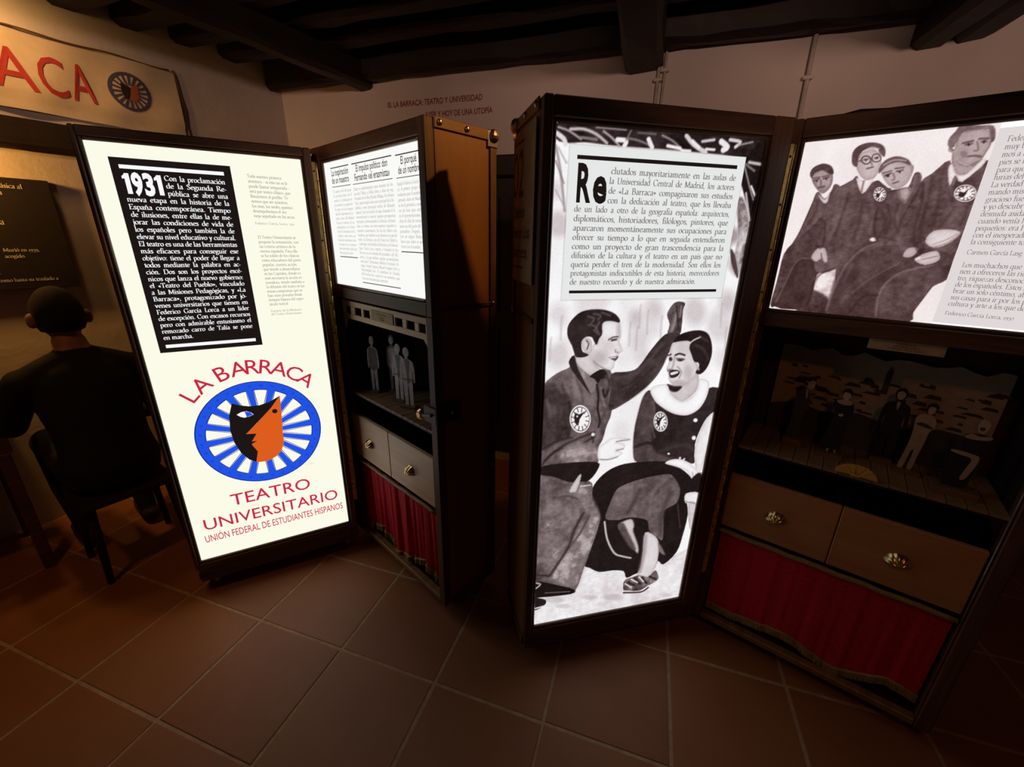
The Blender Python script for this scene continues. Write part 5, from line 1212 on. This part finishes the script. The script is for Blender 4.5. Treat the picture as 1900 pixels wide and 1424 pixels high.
# side plate 02
def side(mb):
    mb.v = [(EXT['L2'][0]-.0085 - (.0015 if abs(y) > .5 else 0), .258-x, z) for x, y, z in mb.v]; return mb
a0 = EXT['L2'][0]
sp_ = MB().box(a0-.008, a0-.0055, .024, .236, 1.215, 1.618).build('side_plate', M['paper'], t2, ML)
mb = MB(); mb.raw = True
rect(mb, .012, .128, 1.586, 1.592, 0); rect(mb, .012, .135, 1.253, 1.259, 0)
put_sans(mb, '02', .010, .125, 1.449, .120, 0, .0); put_sans(mb, 'Qui\u00e9nes', .012, .142, 1.394, .032, 0, .02); put_sans(mb, 'fueron Los', .012, .200, 1.338, .032, 0, .02); put_sans(mb, 'Barracos', .012, .180, 1.284, .032, 0, .02)
side(mb).build('printed_text', M['paper_ink'], sp_)
# photograph of four men
pn = panel(t2, MR, 0, WR, VB, 1.6, M['lit_pink'])
X, Z, I = paint(PHOTO_MEN, 0, .368, VB, 1.6, .0016, .90, .04, 9)
photo_object('photo_print', X, Z, I, (.115, .055, .05), (1.0, 1.0, 1.0), -.0010, pn)
P('text_card', M['card_film_pink'], pn, lambda m: rect(m, .3681, WR-.001, VB+.004, 1.589, -.0016))
TR = ['Feder', 'muy b', 'mos a l', 'pies se l', 'para que', 'furias del', 'La verdad', 'mando mis', 'gracioso fue', 'y yo descubr', 'desnuda asida', 'cuando ven\u00eda l', 'peque\u00f1os: era F', 'con el inesperado', 'la consiguiente to']
TS = ['Los muchachos que v', 'nen a ofreceros las riqu', 'tro, riquezas desconoci', 'de los espa\u00f1oles. Estos m', 'brar un solo c\u00e9ntimo, aba', 'sus casas para ir por los pu', 'cultura y arte a los que dese']
def f(m):
    for i, s in enumerate(TR): set_line(m, s, .3862, None, 1.5605-.01562*i, .0074, -.0022, .9, False, .83)
    set_line(m, 'Carmen Garc\u00eda Lasg', .3862, None, 1.3185, .0068, -.0022, .9, False, .80)
    for i, s in enumerate(TS): set_line(m, s, .3858, None, 1.2885-.01562*i, .0074, -.0022, .9, False, .83)
    set_line(m, 'Federico Garc\u00eda Lorca, 1932', .3858, .504, 1.1715, .0060, -.0022, .9)
P('printed_text', M['lit_grey2'], pn, f)
pl = MB().box(.257, .4145, .004, .008, 1.061, 1.0915, .0008).build('plaque', M['paper'], t2, MR)
for s, z in (('La Barraca', 1.080), ('sobre los pueblos', 1.073), ('Federico Garc\u00eda Lorca', 1.066)): P('plaque_text', M['paper_ink'], pl, lambda m: set_line(m, s, .336-line_width(s)*.00002, None, z, .004, .0035, 1, False))
# townscape backdrop, torn along its top edge
bk = MB().prism([(.045, .675), (.045, .985)] + [(.045+.56*i/20, .998+.008*math.sin(i*1.7)+.004*math.sin(i*4.1)-.0015*i*.2) for i in range(21)] + [(.605, .675)], .222, .226).build('backdrop', M['fig_pale'], t2, MR)
rs = random.Random(11)
mb = MB(); mb.raw = True
for i in range(70):
    x = rs.uniform(.06, .57); z = rs.uniform(.80, .93); wd, hh = rs.uniform(.012, .05), rs.uniform(.003, .011)
    mb.flat([(x, z), (x+wd, z-.002), (x+wd*.9, z+hh), (x+wd*.3, z+hh*1.3)], .2214)
mb.flat([(.335, .88), (.352, .88), (.352, .955), (.344, .975), (.337, .955)], .2212)
mb.flat([(.045, .676), (.605, .676), (.605, .79), (.50, .80), (.40, .775), (.30, .80), (.2, .78), (.12, .80), (.045, .775)], .2213)
mb.build('town_print', M['fig_brown'], bk)
# ------------------------------------------------------------------ cut-out figures on the two miniature stages
def cutout(key, u, y, label, base, shapes, group, turn=0.0):
    """flat printed figure on a block; shapes: (part name, material, outline in mm)"""
    e = empty('cutout_figure', leafM(key) @ T(u, y, .6735) @ Matrix.Rotation(R(turn), 4, 'Z')); tag(e, label, 'figure', group)
    b = base
    MB().box(-b[0]/2, b[0]/2, -b[1]/2, b[1]/2, 0, b[2], .001).build('base', M['base_wood'], e)
    for i, (nm, mt, pts) in enumerate(shapes):
        th = .002 if i == 0 else .0006
        sm = smooth_closed([(x/1000, b[2]+z/1000) for x, z in pts], 3)
        MB().prism(sm, -.001-.0006*i if i else -.001, .001 if i == 0 else -.001-.0006*(i-1)).build(nm, M[mt], e)
    return e
def standing(h, lean=0.0, w=1.0):
    s = h/240.0
    o = [(-6, 240), (-13, 228), (-12, 212), (-6, 203), (-8, 196), (-24, 188), (-31, 170), (-33, 130), (-31, 104), (-25, 100), (-24, 122), (-21, 150), (-20, 110), (-20, 60), (-18, 8), (-20, 0), (-4, 0), (-3, 50), (0, 96), (4, 50), (6, 0), (22, 0), (20, 10), (20, 60), (21, 110), (22, 150), (25, 122), (26, 100), (32, 104), (34, 130), (31, 170), (24, 188), (8, 196), (6, 203), (12, 212), (13, 228), (6, 240)]
    return [((x*w + lean*z/240)*s, z*s) for x, z in o]
def head(h, lean=0.0, dx=0):
    s = h/240.0; return [((x+dx+lean*z/240)*s, z*s) for x, z in [(-9, 226), (-9, 212), (-4, 204), (4, 204), (9, 212), (9, 226), (0, 234)]]
A = 'R1'
grp = 'grey cut-out figures on the fretwork stage'
cutout(A, .125, .060, 'grey cut-out man standing alone at left of the fretwork stage', (.05, .03, .010), [('silhouette', 'ghost', standing(245, 0, .82)), ('coat_print', 'ghost_dark', [(-18, 185), (2, 195), (20, 180), (16, 100), (-16, 100)]), ('face_print', 'ghost', head(245))], grp, 28)
cutout(A, .185, .120, 'grey cut-out man at the back of the fretwork stage, tallest behind the pair', (.05, .03, .010), [('silhouette', 'ghost_dark', standing(250, 0, .95)), ('coat_print', 'ghost', [(-22, 180), (0, 195), (24, 180), (22, 105), (-20, 105)]), ('face_print', 'ghost', head(250))], grp, 22)
cutout(A, .300, .075, 'grey cut-out man on the left of the front pair on the fretwork stage', (.062, .03, .010), [('silhouette', 'ghost', standing(240, 4)), ('overall_print', 'ghost_dark', [(-10, 192), (12, 190), (8, 150), (6, 100), (-2, 100), (-4, 150)]), ('belt_print', 'ghost_dark', [(-20, 108), (22, 108), (22, 114), (-20, 114)])], grp, 20)
cutout(A, .388, .065, 'grey cut-out man on the right of the front pair on the fretwork stage', (.075, .035, .010), [('silhouette', 'ghost', standing(242, -4, 1.08)), ('overall_print', 'ghost_dark', [(-12, 192), (8, 192), (6, 150), (4, 100), (-4, 100), (-6, 150)]), ('belt_print', 'ghost_dark', [(-22, 108), (20, 108), (20, 114), (-22, 114)])], grp, 20)
A = 'R2'
grp = 'sepia cut-out figures on the townscape stage'
S_ = lambda d: [(x, z) for x, z in d]
cutout(A, .140, .130, 'cut-out man in dark suit leaning right, leftmost on the townscape stage', (.055, .05, .022), [
    ('silhouette', 'fig_brown', [(-22, 0), (-18, 60), (-20, 120), (-14, 165), (0, 182), (12, 178), (20, 150), (22, 115), (14, 100), (12, 50), (14, 0)]),
    ('shirt_print', 'fig_pale', [(4, 178), (10, 180), (12, 150), (8, 150)]), ('face_print', 'fig_skin', [(6, 212), (4, 196), (12, 182), (22, 188), (24, 206), (16, 216)]), ('hair_print', 'fig_hair', [(2, 208), (4, 222), (18, 226), (26, 212), (16, 214), (8, 208)])], grp)
cutout(A, .248, .100, 'cut-out woman in long dark dress with round white collar on townscape stage', (.070, .05, .014), [
    ('silhouette', 'fig_dark', [(-26, 12), (-24, 60), (-16, 120), (-20, 150), (-26, 170), (-14, 186), (14, 186), (28, 165), (28, 135), (20, 115), (24, 60), (20, 12)]),
    ('collar_print', 'fig_pale', [(-18, 180), (-4, 186), (12, 186), (22, 178), (16, 170), (0, 168), (-14, 172)]), ('face_print', 'fig_skin', [(-6, 206), (-6, 192), (2, 184), (10, 190), (11, 206), (2, 214)]), ('hair_print', 'fig_hair', [(-10, 202), (-8, 218), (4, 224), (14, 216), (14, 200), (10, 208), (-4, 210)]), ('hands_print', 'fig_skin', [(-4, 136), (6, 138), (6, 130), (-3, 129)]), ('feet_print', 'fig_pale', [(-10, 12), (-8, 2), (-4, 2), (-4, 12), (8, 12), (10, 2), (15, 2), (13, 12)])], grp)
cutout(A, .380, .165, 'cut-out man in black suit at the back behind the woman in pale trousers', (.055, .04, .014), [
    ('silhouette', 'fig_dark', standing(236, 0, 1.05)), ('shirt_print', 'fig_pale', [(-4, 190), (4, 190), (1, 165)]), ('face_print', 'fig_skin', head(236)), ('hair_print', 'fig_hair', [(-12, 222), (-8, 236), (6, 238), (13, 226), (8, 222), (0, 228)])], grp)
cutout(A, .440, .125, 'cut-out woman with folded arms in pale blouse and trousers on townscape stage', (.062, .04, .012), [
    ('silhouette', 'fig_pale', [(-22, 0), (-18, 50), (-14, 100), (-16, 140), (-18, 168), (-6, 182), (8, 182), (24, 172), (28, 145), (20, 130), (18, 95), (14, 50), (10, 0), (0, 0), (2, 60), (-4, 60), (-10, 0)]),
    ('arms_print', 'fig_brown', [(-14, 148), (20, 140), (22, 146), (0, 156)]), ('face_print', 'fig_skin', [(2, 206), (2, 192), (8, 183), (15, 190), (16, 204), (9, 211)]), ('hair_print', 'fig_hair', [(-2, 196), (-2, 212), (8, 220), (20, 214), (21, 196), (16, 206), (4, 208)])], grp)
cutout(A, .535, .065, 'cut-out woman with pale shawl seated on a dark block, rightmost on townscape stage', (.095, .06, .018), [
    ('silhouette', 'fig_dark', [(-28, 0), (-30, 98), (-14, 112), (-20, 150), (-6, 164), (30, 162), (36, 130), (28, 104), (24, 60), (20, 0)]),
    ('shawl_print', 'fig_pale', [(-18, 152), (-6, 164), (10, 160), (32, 164), (30, 154), (0, 148)]), ('lap_print', 'fig_pale', [(-32, 104), (-26, 110), (16, 106), (26, 96), (22, 60), (14, 30), (4, 28), (8, 60), (12, 92), (-10, 98)]), ('face_print', 'fig_skin', [(0, 204), (0, 182), (8, 170), (18, 176), (20, 198), (10, 210)]), ('shade_print', 'fig_brown', [(4, 186), (14, 186), (12, 178), (6, 178)])], grp)
# scallop fan at the stage front
fa = empty('scallop_fan', leafM('R2') @ T(.318, -.010, .674)); tag(fa, 'gilt scallop fan footlight at the front edge of the townscape stage', 'fan')
n = 13
for i in range(n):
    a0, a1 = math.pi*i/n, math.pi*(i+1)/n; am = (a0+a1)/2
    MB().prism([(0.006*math.cos(am), .004), (.050*math.cos(a0), .036*math.sin(a0)+.002), (.052*math.cos(am), .038*math.sin(am)+.002), (.050*math.cos(a1), .036*math.sin(a1)+.002)], -.004-.0015*(i % 2), .001).build('rib', M['fan'], fa)
MB().box(-.012, .012, -.005, .004, -.0005, .008, .002).build('hub', M['fan'], fa)

# ------------------------------------------------------------------ seated person at the left, stool and table
PM = Matrix.Translation((-1.83, 1.68, 0)) @ Matrix.Rotation(math.atan2(.545, -.839) - math.pi/2, 4, 'Z')   # local y = facing direction, local x = the person's right
body = MB()
def limb(pts, rs, n=14):
    pp = []; rr = []
    for i in range(len(pts)-1):
        for j in range(5):
            t = j/5; pp.append(tuple(pts[i][a]*(1-t)+pts[i+1][a]*t for a in range(3))); rr.append(rs[i]*(1-t)+rs[i+1]*t)
    pp.append(pts[-1]); rr.append(rs[-1]); body.tube(pp, rr, n); body.ball(pts[0], rs[0]); body.ball(pts[-1], rs[-1])
    for p, r in list(zip(pts, rs))[1:-1]: body.ball(p, r)
prof = [(.44, .165, .125, .0), (.52, .175, .135, .0), (.62, .160, .120, .008), (.72, .162, .118, .02), (.82, .176, .120, .032), (.90, .180, .108, .035), (.955, .155, .085, .035), (.99, .10, .065, .04)]
for i in range(37):
    z = .45 + .54*i/36; rx, ry, cy = (float(np.interp(z, [p[0] for p in prof], [p[k] for p in prof])) for k in (1, 2, 3))
    body.ball((0, cy, z), (rx, ry, .045 if .47 < z < .95 else .035), 20, 8)
for s in (-1, 1): limb([(s*.03, .04, 1.0), (s*.11, .036, .965), (s*.17, .036, .93)], [.050, .048, .052])
limb([(0, .035, .94), (0, .075, 1.06)], [.066, .056])
for s in (-1, 1):
    limb([(s*.09, .02, .505), (s*.125, .43, .535)], [.092, .066])
    limb([(s*.125, .43, .535), (s*.125, .38, .30), (s*.12, .28, .085)], [.062, .056, .040])
    limb([(s*.12, .25, .05), (s*.125, .36, .045), (s*.13, .47, .032)], [.042, .042, .030])
limb([(-.175, .04, .925), (-.235, .16, .73), (-.17, .40, .80)], [.060, .050, .036])     # left arm reaching to the table
limb([(.175, .04, .925), (.235, .06, .70), (.16, .30, .62)], [.060, .050, .036])
def hand(o, d, up, s):
    o, d, up = Vector(o), Vector(d).normalized(), Vector(up).normalized(); sd = d.cross(up)
    limb([tuple(o), tuple(o+d*.075)], [.030, .034])
    body.ball(tuple(o+d*.05+sd*.012), (.036, .036, .024)); body.ball(tuple(o+d*.05-sd*.012), (.036, .036, .024))
    for k, (f_, L) in enumerate(((-.030, .060), (-.010, .072), (.010, .067), (.030, .052))):
        q = o+d*.085+sd*f_; limb([tuple(q), tuple(q+d*L*.55+up*.004), tuple(q+d*L-up*.014)], [.0095, .009, .008], 8)
    q = o+d*.03+sd*(-.034*s); limb([tuple(q), tuple(q+d*.03-sd*.022*s), tuple(q+d*.06-sd*.024*s)], [.012, .0105, .009], 8)
hand((-.17, .41, .80), (.2, 1, -.1), (0, 0, 1), -1); hand((.16, .31, .617), (-.2, 1, -.15), (0, 0, 1), 1)
H0 = Vector((0, .105, 1.175))
body.ball(tuple(H0), (.073, .092, .108), 20, 14); body.ball((0, .135, 1.125), (.055, .062, .062), 16, 10)
body.ball((0, .198, 1.155), (.013, .020, .024), 10, 8); body.ball((0, .183, 1.115), (.026, .012, .012), 10, 8)     # nose, mouth
for s in (-1, 1):
    body.ball((s*.086, .090, 1.160), (.016, .022, .034), 10, 8); body.ball((s*.030, .178, 1.188), (.016, .010, .009), 10, 8)
me = body.mesh('raw_body', None); tmp = bpy.data.objects.new('raw_body', me); COL.objects.link(tmp)
md = tmp.modifiers.new('r', 'REMESH'); md.mode = 'VOXEL'; md.voxel_size = .0075; md.use_smooth_shade = True
ms = tmp.modifiers.new('s', 'SMOOTH'); ms.factor = .5; ms.iterations = 6
dg = bpy.context.evaluated_depsgraph_get(); dg.update(); bmsh = bpy.data.meshes.new_from_object(tmp.evaluated_get(dg)); bpy.data.objects.remove(tmp)
bmsh.name = 'body'
for mt in ('jacket', 'skin', 'trouser', 'shoe'): bmsh.materials.append(M[mt])
for p in bmsh.polygons:
    x, y, z = p.center
    k = 0
    if z > 1.04 or (y > .405 and .745 < z and x < -.08) or (y > .305 and x > .05 and .575 < z < .70 and abs(x-.15) < .07 and (z > .604 or x > .19)): k = 1
    elif z < .085: k = 3
    elif z < .56 and not (y < -.02 and z > .47): k = 2
    p.material_index = k; p.use_smooth = True
person = link('person', bmsh, None, PM); tag(person, 'person in black jacket seated with back turned, below the black board', 'person')
hm = MB(); vs = []; fs = []; nn, mm = 26, 14
for j in range(mm+1):
    for i in range(nn):
        a = math.pi*.70*j/mm; b_ = 2*math.pi*i/nn
        lim = 1.0
        front = math.sin(b_)                      # +1 towards the face
        a2 = a*(1.0 - .38*max(0, front)) if j else 0
        r = 1.0+.02*math.sin(9*b_+5*a)
        vs.append((.081*r*math.sin(a2)*math.cos(b_), .100*r*math.sin(a2)*math.sin(b_)-.004, .114*math.cos(a2)+.004))
for j in range(mm):
    for i in range(nn): fs.append((j*nn+i, j*nn+(i+1) % nn, (j+1)*nn+(i+1) % nn, (j+1)*nn+i))
hm.add(vs, fs).build('hair', M['hair'], person, T(*H0), True)
st = empty('stool', PM); tag(st, 'low dark wooden stool under the seated person', 'stool')
MB().box(-.17, .17, -.15, .17, .375, .402, .006).build('seat', M['stool'], st)
for x in (-.14, .14):
    for y in (-.12, .14): MB().tube([(x, y, .374), (x*1.12, y*1.12, 0)], [.017, .013], 10).build('leg', M['stool'], st, None, True)
tb = empty('display_table', LEFT @ T(.10, SIDE-.33, 0)); tag(tb, 'reddish wooden display table against the left wall, left of seated person', 'table')
MB().box(-.75, .09, -.17, .31, .705, .735, .004).build('table_top', M['table'], tb)
MB().box(-.72, .06, -.15, -.13, .60, .7045, .002).box(-.72, .06, .27, .29, .60, .7045, .002).box(.04, .06, -.13, .27, .60, .7045, .002).build('apron', M['table'], tb)
for x in (-.70, .03):
    for y in (-.135, .265): MB().box(x-.02, x+.02, y-.02, y+.02, 0, .5995, .003).build('leg', M['table'], tb)
